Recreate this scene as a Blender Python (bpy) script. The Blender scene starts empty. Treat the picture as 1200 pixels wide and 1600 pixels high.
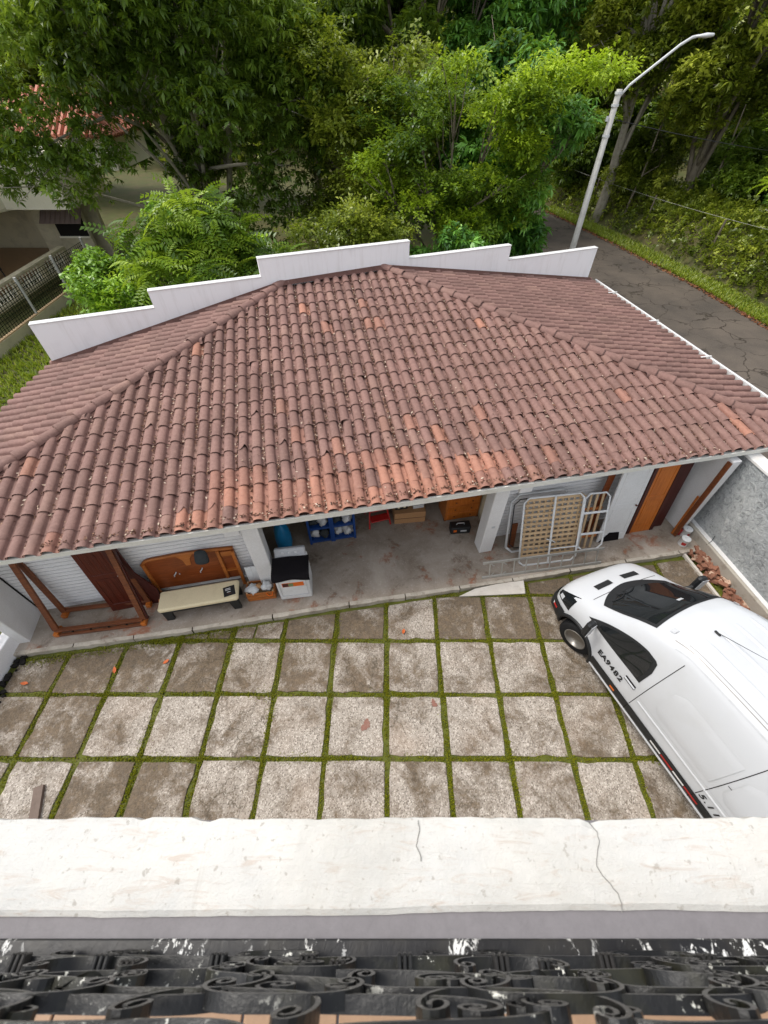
import bpy, math, random
import numpy as np
from mathutils import Matrix, Vector
random.seed(7); rng = np.random.default_rng(11)
R = math.radians
scene = bpy.context.scene
COL = scene.collection

# ------------------------------------------------------------------ camera, sky, sun, exposure
cd = bpy.data.cameras.new('camera'); cam = bpy.data.objects.new('camera', cd); COL.objects.link(cam)
cam.location = (0, 0, 7.65); cam.rotation_euler = (R(90 - 48.33), 0, 0)
cd.sensor_fit = 'VERTICAL'; cd.sensor_height = 36; cd.lens = 14.4; cd.shift_x = -0.00125
cd.dof.use_dof = True; cd.dof.focus_distance = 9.0; cd.dof.aperture_fstop = 5.6
cd.clip_start = 0.05; cd.clip_end = 600
scene.camera = cam
SUN_EL, SUN_AZ = R(60), R(285)          # azimuth clockwise from +Y
w = bpy.data.worlds.new('World'); scene.world = w; w.use_nodes = True
nt = w.node_tree; bg = nt.nodes['Background']
sky = nt.nodes.new('ShaderNodeTexSky'); sky.sky_type = 'NISHITA'; sky.sun_disc = False
sky.sun_elevation = SUN_EL; sky.sun_rotation = SUN_AZ
sky.air_density = 1.0; sky.dust_density = 2.0; sky.ozone_density = 0.6
hs = nt.nodes.new('ShaderNodeHueSaturation'); hs.inputs['Saturation'].default_value = .30   # thin overcast: a greyed sky
nt.links.new(sky.outputs[0], hs.inputs['Color']); nt.links.new(hs.outputs[0], bg.inputs[0]); bg.inputs[1].default_value = 0.15
sd = bpy.data.lights.new('sun', 'SUN'); sun = bpy.data.objects.new('sun', sd); COL.objects.link(sun)
sd.energy = 1.1; sd.angle = R(20); sd.color = (1, .95, .87)
_d = Vector((math.sin(SUN_AZ) * math.cos(SUN_EL), math.cos(SUN_AZ) * math.cos(SUN_EL), math.sin(SUN_EL)))
sun.rotation_euler = _d.to_track_quat('Z', 'Y').to_euler(); sun.location = (0, -10, 40)
vs = scene.view_settings; vs.view_transform = 'Standard'; vs.look = 'None'; vs.gamma = 1; vs.exposure = 0.92
vs.use_curve_mapping = False
scene.render.engine = 'CYCLES'
scene.cycles.max_bounces = 6; scene.cycles.diffuse_bounces = 3; scene.cycles.glossy_bounces = 3
scene.cycles.transmission_bounces = 4; scene.cycles.transparent_max_bounces = 4

# ------------------------------------------------------------------ materials
def lin(r, g, b):
    f = lambda c: (c / 255 / 12.92) if c <= 10 else ((c / 255 + .055) / 1.055) ** 2.4
    return (f(r), f(g), f(b), 1)
class NT:
    def __init__(s, name):
        s.m = bpy.data.materials.new(name); s.m.use_nodes = True; s.t = s.m.node_tree
        s.b = s.t.nodes['Principled BSDF']; s.out = s.t.nodes['Material Output']
    def n(s, kind, **kw):
        q = s.t.nodes.new('ShaderNode' + kind)
        for k, v in kw.items(): setattr(q, k, v)
        return q
    def l(s, a, b): s.t.links.new(a, b)
    def coord(s, rnd=True):
        tc = s.n('TexCoord')
        if not rnd: return tc.outputs['Object']
        oi = s.n('ObjectInfo'); mu = s.n('VectorMath', operation='SCALE'); cx = s.n('CombineXYZ')
        for i in range(3): s.l(oi.outputs['Random'], cx.inputs[i])
        s.l(cx.outputs[0], mu.inputs[0]); mu.inputs['Scale'].default_value = 37.0
        ad = s.n('VectorMath', operation='ADD'); s.l(tc.outputs['Object'], ad.inputs[0]); s.l(mu.outputs[0], ad.inputs[1])
        return ad.outputs[0]
    def world(s): return s.n('NewGeometry').outputs['Position']
    def noise(s, vec, scale, detail=6, rough=.6, dist=0):
        q = s.n('TexNoise'); q.inputs['Scale'].default_value = scale; q.inputs['Detail'].default_value = detail
        q.inputs['Roughness'].default_value = rough; q.inputs['Distortion'].default_value = dist
        s.l(vec, q.inputs['Vector']); return q.outputs[0]
    def vor(s, vec, scale, feature='F1', out='Distance'):
        q = s.n('TexVoronoi', feature=feature); q.inputs['Scale'].default_value = scale; s.l(vec, q.inputs['Vector']); return q.outputs[out]
    def ramp(s, fac, stops, interp='LINEAR'):
        q = s.n('ValToRGB'); cr = q.color_ramp; cr.interpolation = interp
        while len(cr.elements) < len(stops): cr.elements.new(.5)
        for e, (p, c) in zip(cr.elements, stops):
            e.position = p; e.color = c if len(c) == 4 else (*c, 1)
        s.l(fac, q.inputs[0]); return q.outputs[0]
    def step(s, fac, a, b):
        return s.ramp(fac, [(a, (0, 0, 0)), (b, (1, 1, 1))] if a < b else [(b, (1, 1, 1)), (a, (0, 0, 0))])
    def mix(s, fac, a, b, mode='MIX'):
        q = s.n('Mix', data_type='RGBA', blend_type=mode)
        if isinstance(fac, (int, float)): q.inputs[0].default_value = fac
        else: s.l(fac, q.inputs[0])
        for i, v in ((6, a), (7, b)):
            if isinstance(v, tuple): q.inputs[i].default_value = v if len(v) == 4 else (*v, 1)
            else: s.l(v, q.inputs[i])
        return q.outputs[2]
    def math(s, op, a, b=None, clamp=False):
        q = s.n('Math', operation=op); q.use_clamp = clamp
        for i, v in ((0, a), (1, b)):
            if v is None: continue
            if isinstance(v, (int, float)): q.inputs[i].default_value = v
            else: s.l(v, q.inputs[i])
        return q.outputs[0]
    def bump(s, h, strength=.4, dist=.01):
        q = s.n('Bump'); q.inputs['Strength'].default_value = strength; q.inputs['Distance'].default_value = dist
        s.l(h, q.inputs['Height']); s.l(q.outputs[0], s.b.inputs['Normal'])
    def col(s, c):
        if isinstance(c, tuple): s.b.inputs['Base Color'].default_value = c
        else: s.l(c, s.b.inputs['Base Color'])
        return s
    def rough(s, r, spec=.4, metal=0):
        if isinstance(r, (int, float)): s.b.inputs['Roughness'].default_value = r
        else: s.l(r, s.b.inputs['Roughness'])
        s.b.inputs['Specular IOR Level'].default_value = spec; s.b.inputs['Metallic'].default_value = metal
        return s

def paint(name, c, dirt=.25, dc=(120, 105, 85), rough=.6, scale=2.2, bump=.15, spec=.3, rnd=True, grain=40, metal=0):
    """painted / plain surface with uneven tone, dirt blotches and fine grain"""
    m = NT(name); v = m.coord(rnd)
    n1 = m.noise(v, scale, 8, .65, .4); n2 = m.noise(v, grain, 4, .7)
    a = m.mix(m.ramp(n2, [(.3, (.86, .86, .86)), (.7, (1.08, 1.08, 1.08))]), (0, 0, 0, 1), lin(*c), 'MIX')
    cc = m.mix(.22, lin(*c), m.mix(1.0, lin(*c), m.ramp(n2, [(.3, (.6, .6, .6)), (.7, (1.2, 1.2, 1.2))]), 'MULTIPLY'))
    cc = m.mix(m.math('MULTIPLY', m.step(n1, .48, .72), dirt), cc, lin(*dc))
    m.col(cc).rough(rough, spec, metal); m.bump(n2, bump, .004); return m.m

def wood(name, c1, c2, rough=.45, axis=0, scale=9):
    m = NT(name); v = m.coord()
    mp = m.n('Mapping'); sc = [scale * 1.0] * 3; sc[axis] = scale * .09
    mp.inputs['Scale'].default_value = sc; m.l(v, mp.inputs['Vector'])
    n1 = m.noise(mp.outputs[0], 3.0, 8, .65, 1.2); n2 = m.noise(v, 1.6, 4)
    c = m.ramp(n1, [(.3, lin(*c1)), (.7, lin(*c2))])
    c = m.mix(m.math('MULTIPLY', m.step(n2, .45, .75), .35), c, lin(*[x * .6 for x in c1]))
    m.col(c).rough(rough, .35); m.bump(n1, .15, .003); return m.m

def flat(name, c, rough=.5, spec=.4, metal=0):
    m = NT(name); n = m.noise(m.coord(), 14, 5, .6)
    m.col(m.mix(.3, lin(*c), m.mix(1.0, lin(*c), m.ramp(n, [(.3, (.6, .6, .6)), (.75, (1.25, 1.25, 1.25))]), 'MULTIPLY'))).rough(rough, spec, metal); return m.m

def tile_mat(name, c1, c2, c3):
    m = NT(name); oi = m.n('ObjectInfo'); at = m.n('Attribute', attribute_name='rnd')
    fr = m.math('FRACT', m.math('ADD', oi.outputs['Random'], at.outputs['Fac']))
    wp = m.world(); n1 = m.noise(wp, 1.1, 6, .6); n2 = m.noise(wp, 16, 6, .7); n3 = m.noise(wp, 90, 3, .6)
    c = m.ramp(fr, [(0, lin(*c1)), (.45, lin(*c2)), (.8, lin(*c2)), (1, lin(*c3))])
    c = m.mix(m.math('MULTIPLY', m.step(n1, .42, .66), .45), c, lin(*[x * .82 for x in c1]))
    c = m.mix(m.math('MULTIPLY', m.step(n2, .55, .75), .4), c, lin(168, 136, 124))
    c = m.mix(m.math('MULTIPLY', m.step(n2, .52, .3), .35), c, lin(92, 62, 56))
    m.col(c).rough(.72, .3); m.bump(m.math('ADD', n2, n3), .25, .004); return m.m

MAT = {}
MAT['tile'] = tile_mat('clay_tile', (126, 97, 88), (138, 106, 97), (146, 115, 103))
MAT['tile_new'] = tile_mat('new_clay_tile', (166, 118, 98), (172, 122, 102), (158, 114, 96))
MAT['tile_mid'] = tile_mat('newer_clay_tile', (148, 107, 93), (156, 113, 97), (144, 109, 95))
MAT['tile_bed'] = paint('roof_bedding', (104, 74, 66), .5, (60, 48, 42), .9, 3, .5)
MAT['white'] = paint('white_paint', (222, 221, 219), .16, (176, 168, 158), .55)
MAT['white_wall'] = paint('white_render', (238, 237, 238), .10, (190, 186, 184), .7, 1.3, .3)
def m_parapet():
    m = NT('white_render_streaked'); v = m.coord(False); mp = m.n('Mapping'); mp.inputs['Scale'].default_value = (5, 5, .5); m.l(v, mp.inputs['Vector'])
    n1 = m.noise(mp.outputs[0], 1.0, 7, .7); n2 = m.noise(v, 1.2, 6, .6); n3 = m.noise(v, 30, 4, .6)
    c = m.mix(m.math('MULTIPLY', m.step(n1, .5, .72), .32), lin(246, 245, 245), lin(196, 190, 182)); c = m.mix(m.math('MULTIPLY', m.step(n2, .52, .7), .25), c, lin(206, 204, 206))
    m.col(c).rough(.75, .25); m.bump(m.math('ADD', n3, n2), .3, .008); return m.m
MAT['parapet'] = m_parapet()
MAT['white_dirty'] = paint('weathered_white_paint', (226, 224, 220), .5, (176, 166, 150), .7, 2.6, .3)
MAT['siding'] = paint('white_siding', (226, 226, 226), .05, (190, 186, 180), .55, 1.2)
MAT['fascia'] = paint('cream_white_fascia', (226, 224, 214), .35, (168, 158, 140), .5, 3)
MAT['black_iron'] = paint('black_iron', (34, 34, 34), .4, (70, 62, 54), .5, 6, .3)
MAT['black_plastic'] = flat('black_plastic', (32, 33, 34), .55)
MAT['dark'] = flat('dark_interior', (40, 38, 36), .9, .1)
MAT['alu'] = paint('dull_aluminium', (186, 184, 178), .4, (120, 112, 100), .42, 5, .1, .5, metal=.55)
MAT['white_metal'] = paint('white_enamelled_steel', (222, 224, 224), .3, (160, 150, 138), .4, 5)
MAT['door_white'] = paint('door_white', (222, 222, 220), .2, (180, 176, 168), .5)
MAT['wood_red'] = wood('dark_red_wood', (66, 24, 16), (98, 40, 24), .35, 2)
MAT['wood_brown'] = wood('brown_wood', (88, 48, 28), (134, 78, 44), .5, 0)
MAT['wood_orange'] = wood('orange_varnished_wood', (176, 92, 30), (206, 122, 50), .35, 2)
MAT['wood_honey'] = wood('honey_wood', (158, 88, 36), (190, 116, 56), .35, 0)
MAT['wood_panel'] = wood('red_brown_veneer', (110, 52, 22), (146, 76, 36), .3, 0)
MAT['wood_pale'] = wood('pale_pine', (188, 158, 120), (212, 184, 146), .6, 0)
MAT['wood_frame_dark'] = wood('dark_wood', (56, 24, 20), (80, 34, 28), .4, 2)
MAT['cushion'] = paint('cream_vinyl', (222, 208, 172), .25, (186, 168, 130), .5, 4)
MAT['cloth_black'] = flat('black_cloth', (26, 24, 26), .95, .1)
MAT['cloth_grey'] = flat('charcoal_cloth', (62, 66, 68), .9, .1)
MAT['cardboard'] = paint('cardboard', (176, 134, 94), .3, (140, 104, 70), .9, 3)
MAT['blue'] = flat('blue_plastic', (28, 66, 128), .45)
MAT['blue_bag'] = flat('teal_blue_plastic', (22, 120, 168), .4)
MAT['red'] = flat('red_paint', (176, 38, 34), .45)
MAT['orange'] = flat('orange_plastic', (226, 110, 30), .4)
MAT['green'] = flat('sage_green_print', (122, 140, 96), .5)
MAT['silver'] = flat('silver_grey_plastic', (186, 188, 190), .35, .5)
MAT['rust'] = flat('rusty_brown', (96, 58, 42), .8)
MAT['stain'] = paint('faded_red_stain', (138, 98, 86), .6, (150, 132, 118), .9, 14)
MAT['channel'] = paint('dull_brown_steel', (112, 96, 86), .4, (80, 66, 56), .7, 6)
MAT['terracotta'] = paint('brick_rubble', (142, 98, 78), .6, (104, 84, 72), .9, 9, .5)
MAT['rubble_pale'] = paint('pale_rubble', (196, 168, 146), .5, (150, 100, 76), .9, 9, .5)
MAT['rubber'] = flat('tyre_rubber', (30, 30, 31), .8, .2)
MAT['steel'] = flat('grey_steel_rim', (150, 146, 140), .4, .5, .6)
MAT['lamp_post'] = paint('pale_concrete_post', (190, 188, 182), .4, (120, 112, 100), .8, 5, .4)
MAT['galv'] = paint('galvanised_steel', (206, 208, 208), .2, (150, 150, 148), .4, 5, .1, .5)
MAT['cream_wall'] = paint('cream_house_wall', (246, 240, 222), .2, (200, 190, 166), .8, 1.0, .2)
MAT['cream_dirty'] = paint('stained_cream_wall', (206, 196, 168), .6, (140, 132, 112), .8, 1.4, .2)
MAT['red_roof'] = tile_mat('neighbour_red_tile', (196, 124, 102), (204, 134, 112), (184, 112, 92))
MAT['net'] = flat('dark_green_mesh', (46, 52, 34), .9, .1)
MAT['awning'] = paint('mauve_awning', (150, 132, 128), .3, (110, 98, 94), .7, 3)
MAT['floor_tile'] = paint('sand_floor_tile', (176, 142, 112), .4, (138, 110, 84), .4, 5, .1)
MAT['grey_paint'] = paint('grey_lilac_paint', (132, 128, 130), .35, (104, 100, 102), .6, 5, .4)
MAT['bag'] = paint('translucent_white_bag', (206, 208, 208), .3, (160, 160, 158), .35, 9, .4)
MAT['bark'] = paint('grey_bark', (128, 118, 102), .7, (70, 62, 50), .9, 5, .8)
MAT['bark_pale'] = paint('pale_bark', (168, 160, 144), .6, (100, 92, 76), .9, 5, .8)

def m_chipped():
    m = NT('black_paint_chipped'); v = m.coord(); wp = v
    mp = m.n('Mapping'); mp.inputs['Scale'].default_value = (1.0, .55, .55); m.l(v, mp.inputs['Vector'])
    n1 = m.noise(mp.outputs[0], 7, 3, .5); n2 = m.noise(mp.outputs[0], 46, 6, .75, .6); n3 = m.noise(v, 10, 4)
    chip = m.math('MULTIPLY', m.step(n1, .50, .56), m.step(n2, .555, .575))
    base = m.mix(m.step(n3, .45, .7), lin(28, 27, 28), lin(46, 43, 38))
    m.col(m.mix(chip, base, lin(226, 224, 218))).rough(.42, .5); m.bump(m.math('SUBTRACT', n2, chip), .4, .003); return m.m
MAT['chipped'] = m_chipped()
def m_scroll():
    m = NT('mossy_black_iron'); v = m.coord()
    n1 = m.noise(v, 12, 5, .6); n2 = m.noise(v, 60, 5, .7); n3 = m.noise(v, 5, 3)
    c = m.mix(m.step(n1, .5, .72), lin(20, 20, 20), lin(46, 45, 32))
    c = m.mix(m.math('MULTIPLY', m.step(n3, .5, .6), m.step(n2, .6, .63)), c, lin(214, 212, 200))
    m.col(c).rough(.38, .45); m.bump(n2, .5, .003); return m.m
MAT['scroll'] = m_scroll()

def m_ledge():
    m = NT('ledge_white_plaster'); v = m.coord(False)
    mp = m.n('Mapping'); mp.inputs['Scale'].default_value = (1, 6, 1); m.l(v, mp.inputs['Vector'])
    n1 = m.noise(v, 3, 8, .7); n2 = m.noise(mp.outputs[0], 9, 8, .75, 1.0); n3 = m.noise(v, 70, 5, .7); n4 = m.noise(v, 22, 6, .8)
    c = m.mix(m.step(n1, .4, .7), lin(214, 211, 204), lin(198, 198, 195))
    c = m.mix(m.math('MULTIPLY', m.step(n2, .54, .66), .6), c, lin(190, 172, 156))
    c = m.mix(m.math('MULTIPLY', m.step(n4, .62, .68), .6), c, lin(156, 146, 132))
    c = m.mix(m.math('MULTIPLY', m.step(m.noise(v, 55, 4, .6), .64, .68), .5), c, lin(146, 136, 122))
    n5 = m.noise(v, 1.3, 6, .7, .8)
    c = m.mix(m.math('MULTIPLY', m.step(n5, .46, .66), .45), c, lin(176, 172, 162))
    mp2 = m.n('Mapping'); mp2.inputs['Scale'].default_value = (14, 1.2, 1); m.l(v, mp2.inputs['Vector'])
    c = m.mix(m.math('MULTIPLY', m.step(m.noise(mp2.outputs[0], 1.2, 6, .7), .60, .72), .35), c, lin(168, 156, 140))
    m.col(c).rough(.62, .35); m.bump(m.math('ADD', m.math('ADD', m.math('MULTIPLY', n2, .7), n3), m.math('MULTIPLY', n4, .8)), .45, .007); return m.m
MAT['ledge'] = m_ledge()

def m_slab():
    m = NT('exposed_aggregate_slab'); v = m.coord(); wp = m.world(); oi = m.n('ObjectInfo')
    sepc = m.n('SeparateColor'); m.l(oi.outputs['Color'], sepc.inputs[0]); dirt = sepc.outputs[0]; crk = sepc.outputs[1]
    n1 = m.noise(v, 1.9, 8, .65, .5); n2 = m.noise(v, 34, 5, .7); n3 = m.noise(v, 9, 7, .78)
    c = m.mix(m.step(n3, .35, .7), lin(174, 165, 154), lin(148, 139, 128))
    vc = m.n('TexVoronoi'); vc.inputs['Scale'].default_value = 62; m.l(v, vc.inputs['Vector'])
    bw = m.n('RGBToBW'); m.l(vc.outputs['Color'], bw.inputs[0])
    c = m.mix(m.math('MULTIPLY', m.step(bw.outputs[0], .68, .76), .75), c, lin(104, 94, 84))
    c = m.mix(m.math('MULTIPLY', m.step(bw.outputs[0], .28, .22), .5), c, lin(222, 212, 200))
    # dirt: threshold moves with the slab's own soiling
    th = m.math('ADD', m.math('MULTIPLY', m.math('SUBTRACT', n1, .60), 1.5), m.math('MULTIPLY', dirt, .40))
    n6 = m.noise(v, 13, 7, .75)
    th = m.math('ADD', th, m.math('MULTIPLY', m.math('SUBTRACT', n6, .5), .55))
    dm = m.ramp(m.math('ADD', m.math('MULTIPLY', th, 3.2), .35), [(0, (0, 0, 0)), (1, (.88, .88, .88))])
    dc = m.mix(m.step(n3, .3, .7), lin(62, 52, 39), lin(120, 102, 80)); dc = m.mix(m.math('MULTIPLY', m.step(n2, .5, .62), .6), dc, lin(70, 60, 46))
    c = m.mix(dm, c, dc)
    c = m.mix(m.math('MULTIPLY', m.math('MULTIPLY', m.step(m.noise(v, 1.1, 4), .5, .75), .3), m.math('SUBTRACT', 1.0, dirt)), c, lin(170, 144, 122))
    nn = m.n('TexNoise'); nn.inputs['Scale'].default_value = 5; m.l(v, nn.inputs['Vector'])
    sc = m.n('VectorMath', operation='SCALE'); m.l(nn.outputs['Color'], sc.inputs[0]); sc.inputs['Scale'].default_value = .3
    wv = m.n('VectorMath', operation='ADD'); m.l(v, wv.inputs[0]); m.l(sc.outputs[0], wv.inputs[1])
    e = m.vor(wv.outputs[0], 2.6, 'DISTANCE_TO_EDGE')
    crack = m.math('MULTIPLY', m.math('MULTIPLY', m.step(e, .022, .008), crk), m.step(n1, .40, .5))
    c = m.mix(m.math('MULTIPLY', crack, .85), c, lin(74, 66, 52))
    m.col(c).rough(.85, .25)
    m.bump(m.math('SUBTRACT', m.math('ADD', n2, m.math('MULTIPLY', bw.outputs[0], .5)), m.math('MULTIPLY', crack, 1.5)), .5, .006); return m.m
MAT['slab'] = m_slab()
def m_conc(name, c1, c2, stain, scale=1.5, rusty=0.0, spk=.35):
    m = NT(name); v = m.world()
    n1 = m.noise(v, scale, 8, .65, .6); n2 = m.noise(v, 30, 6, .7); n3 = m.noise(v, scale * 2.7, 7, .7, .3); n4 = m.noise(v, .9, 5, .6)
    c = m.mix(m.step(n1, .35, .68), lin(*c1), lin(*c2))
    c = m.mix(m.math('MULTIPLY', m.step(n3, .54, .66), .65), c, lin(*stain))
    c = m.mix(m.math('MULTIPLY', m.step(n2, .56, .68), spk), c, lin(212, 204, 196))
    if rusty: c = m.mix(m.math('MULTIPLY', m.step(m.math('MULTIPLY', n4, n3), .30, .38), rusty), c, lin(158, 92, 58))
    m.col(c).rough(.78, .3); m.bump(m.math('ADD', n2, n3), .4, .006); return m.m
MAT['porch'] = m_conc('worn_porch_concrete', (172, 161, 148), (132, 119, 104), (94, 78, 62), 1.1, .6)
MAT['porch_edge'] = m_conc('porch_edge_concrete', (190, 182, 168), (160, 150, 136), (120, 106, 90), 3)
MAT['moss'] = m_conc('moss_ground', (94, 98, 30), (70, 76, 22), (92, 78, 52), 3.0, 0, .05)
MAT['soil'] = m_conc('leafy_soil', (92, 84, 52), (72, 82, 36), (66, 54, 40), .8, 0, .05)
MAT['kerb'] = m_conc('beige_concrete', (176, 170, 158), (160, 152, 140), (134, 124, 110), 1.2, 0, .2)
MAT['cement'] = m_conc('pale_cement', (206, 200, 190), (190, 182, 172), (170, 160, 148), 2.5, 0, .3)
def m_asphalt():
    m = NT('cracked_asphalt'); v = m.world()
    n1 = m.noise(v, .5, 6, .6); n2 = m.noise(v, 26, 6, .75)
    c = m.mix(m.step(n1, .38, .66), lin(100, 91, 82), lin(80, 74, 68))
    c = m.mix(m.math('MULTIPLY', m.step(n2, .5, .7), .4), c, lin(134, 124, 112))
    nn = m.n('TexNoise'); nn.inputs['Scale'].default_value = 1.3; nn.inputs['Detail'].default_value = 5; m.l(v, nn.inputs['Vector'])
    sc = m.n('VectorMath', operation='SCALE'); m.l(nn.outputs['Color'], sc.inputs[0]); sc.inputs['Scale'].default_value = 1.3
    wv = m.n('VectorMath', operation='ADD'); m.l(v, wv.inputs[0]); m.l(sc.outputs[0], wv.inputs[1])
    e = m.vor(wv.outputs[0], .75, 'DISTANCE_TO_EDGE'); crack = m.math('MULTIPLY', m.step(e, .03, .012), m.step(m.noise(v, .4, 4), .42, .55))
    m.col(m.mix(m.math('MULTIPLY', crack, .8), c, lin(48, 42, 34))).rough(.85, .25); m.bump(m.math('SUBTRACT', n2, crack), .5, .01); return m.m
MAT['asphalt'] = m_asphalt()
def m_stucco():
    m = NT('grey_roughcast'); v = m.coord(False)
    n1 = m.noise(v, .9, 6, .6); n2 = m.noise(v, 9, 6, .7, 1.2); n3 = m.noise(v, 34, 4, .6)
    c = m.mix(m.step(n1, .36, .66), lin(190, 193, 192), lin(158, 162, 163))
    c = m.mix(m.math('MULTIPLY', m.step(n2, .50, .34), .75), c, lin(122, 125, 125)); c = m.mix(m.math('MULTIPLY', m.step(n2, .56, .66), .6), c, lin(222, 222, 218))  # relief shading painted into the colour: hollows darker, lumps lighter
    m.col(c).rough(.85, .25); m.bump(m.math('ADD', n2, m.math('MULTIPLY', n3, .4)), 1.0, .06); return m.m
MAT['stucco'] = m_stucco()
def m_van():
    m = NT('white_van_paint'); v = m.coord(False); n = m.noise(v, 1.5, 6, .6)
    m.col(m.mix(m.math('MULTIPLY', m.step(n, .5, .75), .3), lin(198, 200, 202), lin(182, 181, 177))).rough(.3, .5)
    m.b.inputs['Coat Weight'].default_value = .3; m.b.inputs['Coat Roughness'].default_value = .12; return m.m
MAT['van'] = m_van()
def m_glass():
    m = NT('tinted_glass'); m.col((.012, .014, .015, 1)).rough(.04, .5); return m.m
MAT['glass'] = m_glass()
def m_litter(name, cols):
    m = NT(name); at = m.n('Attribute', attribute_name='tint')
    k = len(cols); m.col(m.ramp(at.outputs['Fac'], [(i / max(1, k - 1), lin(*c)) for i, c in enumerate(cols)])).rough(.8, .2); return m.m
MAT['litter'] = m_litter('dry_leaf_litter', [(50, 33, 27), (86, 57, 45), (64, 43, 35), (104, 72, 56), (76, 50, 40), (140, 106, 84), (206, 188, 168)])
MAT['litter_road'] = m_litter('road_leaf_litter', [(88, 56, 40), (140, 88, 58), (110, 76, 54), (160, 120, 84)])
MAT['fallen'] = flat('orange_fallen_leaf', (196, 98, 46), .6)
def m_leaf(name, cols, trans=.35, rough=.36):
    m = NT(name); at = m.n('Attribute', attribute_name='tint'); k = len(cols)
    c = m.ramp(at.outputs['Fac'], [(i / (k - 1), lin(*x)) for i, x in enumerate(cols)])
    m.col(c).rough(rough, .55)
    tr = m.n('BsdfTranslucent'); m.l(m.mix(.5, c, lin(150, 170, 30), 'MIX'), tr.inputs[0])
    mx = m.n('MixShader'); mx.inputs[0].default_value = trans
    m.l(m.b.outputs[0], mx.inputs[1]); m.l(tr.outputs[0], mx.inputs[2]); m.l(mx.outputs[0], m.out.inputs[0]); return m.m
MAT['leaf_dark'] = m_leaf('dark_green_leaf', [(72, 92, 35), (103, 132, 48), (136, 164, 61), (180, 204, 88)], .45) if True else m_leaf('x', [(56, 81, 32), (79, 115, 45), (103, 141, 53), (142, 177, 64)])
MAT['leaf_mid'] = m_leaf('mid_green_leaf', [(83, 120, 35), (116, 160, 49), (149, 191, 58), (202, 238, 74)])
MAT['leaf_yellow'] = m_leaf('yellow_green_leaf', [(68, 97, 33), (96, 127, 39), (136, 164, 44), (204, 229, 63)], .4)
MAT['leaf_fresh'] = m_leaf('fresh_green_leaf', [(95, 129, 38), (142, 180, 53), (190, 220, 64), (240, 240, 87)], .4)
MAT['leaf_olive'] = m_leaf('olive_green_leaf', [(81, 97, 31), (123, 139, 47), (166, 175, 62), (211, 219, 89)])
MAT['leaf_droop'] = m_leaf('glossy_drooping_leaf', [(63, 106, 44), (93, 146, 58), (126, 182, 74), (168, 219, 97)], .3, .4)
MAT['leaf_frond'] = m_leaf('frond_leaf', [(77, 106, 33), (107, 141, 44), (145, 174, 52), (193, 215, 79)], .35)
MAT['grass'] = m_leaf('grass_blade', [(90, 112, 26), (126, 148, 39), (163, 178, 53), (195, 195, 85)], .3)
MAT['moss_tuft'] = m_leaf('moss_blade', [(91, 99, 17), (121, 126, 24), (151, 151, 33), (119, 108, 44)], .25)

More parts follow.
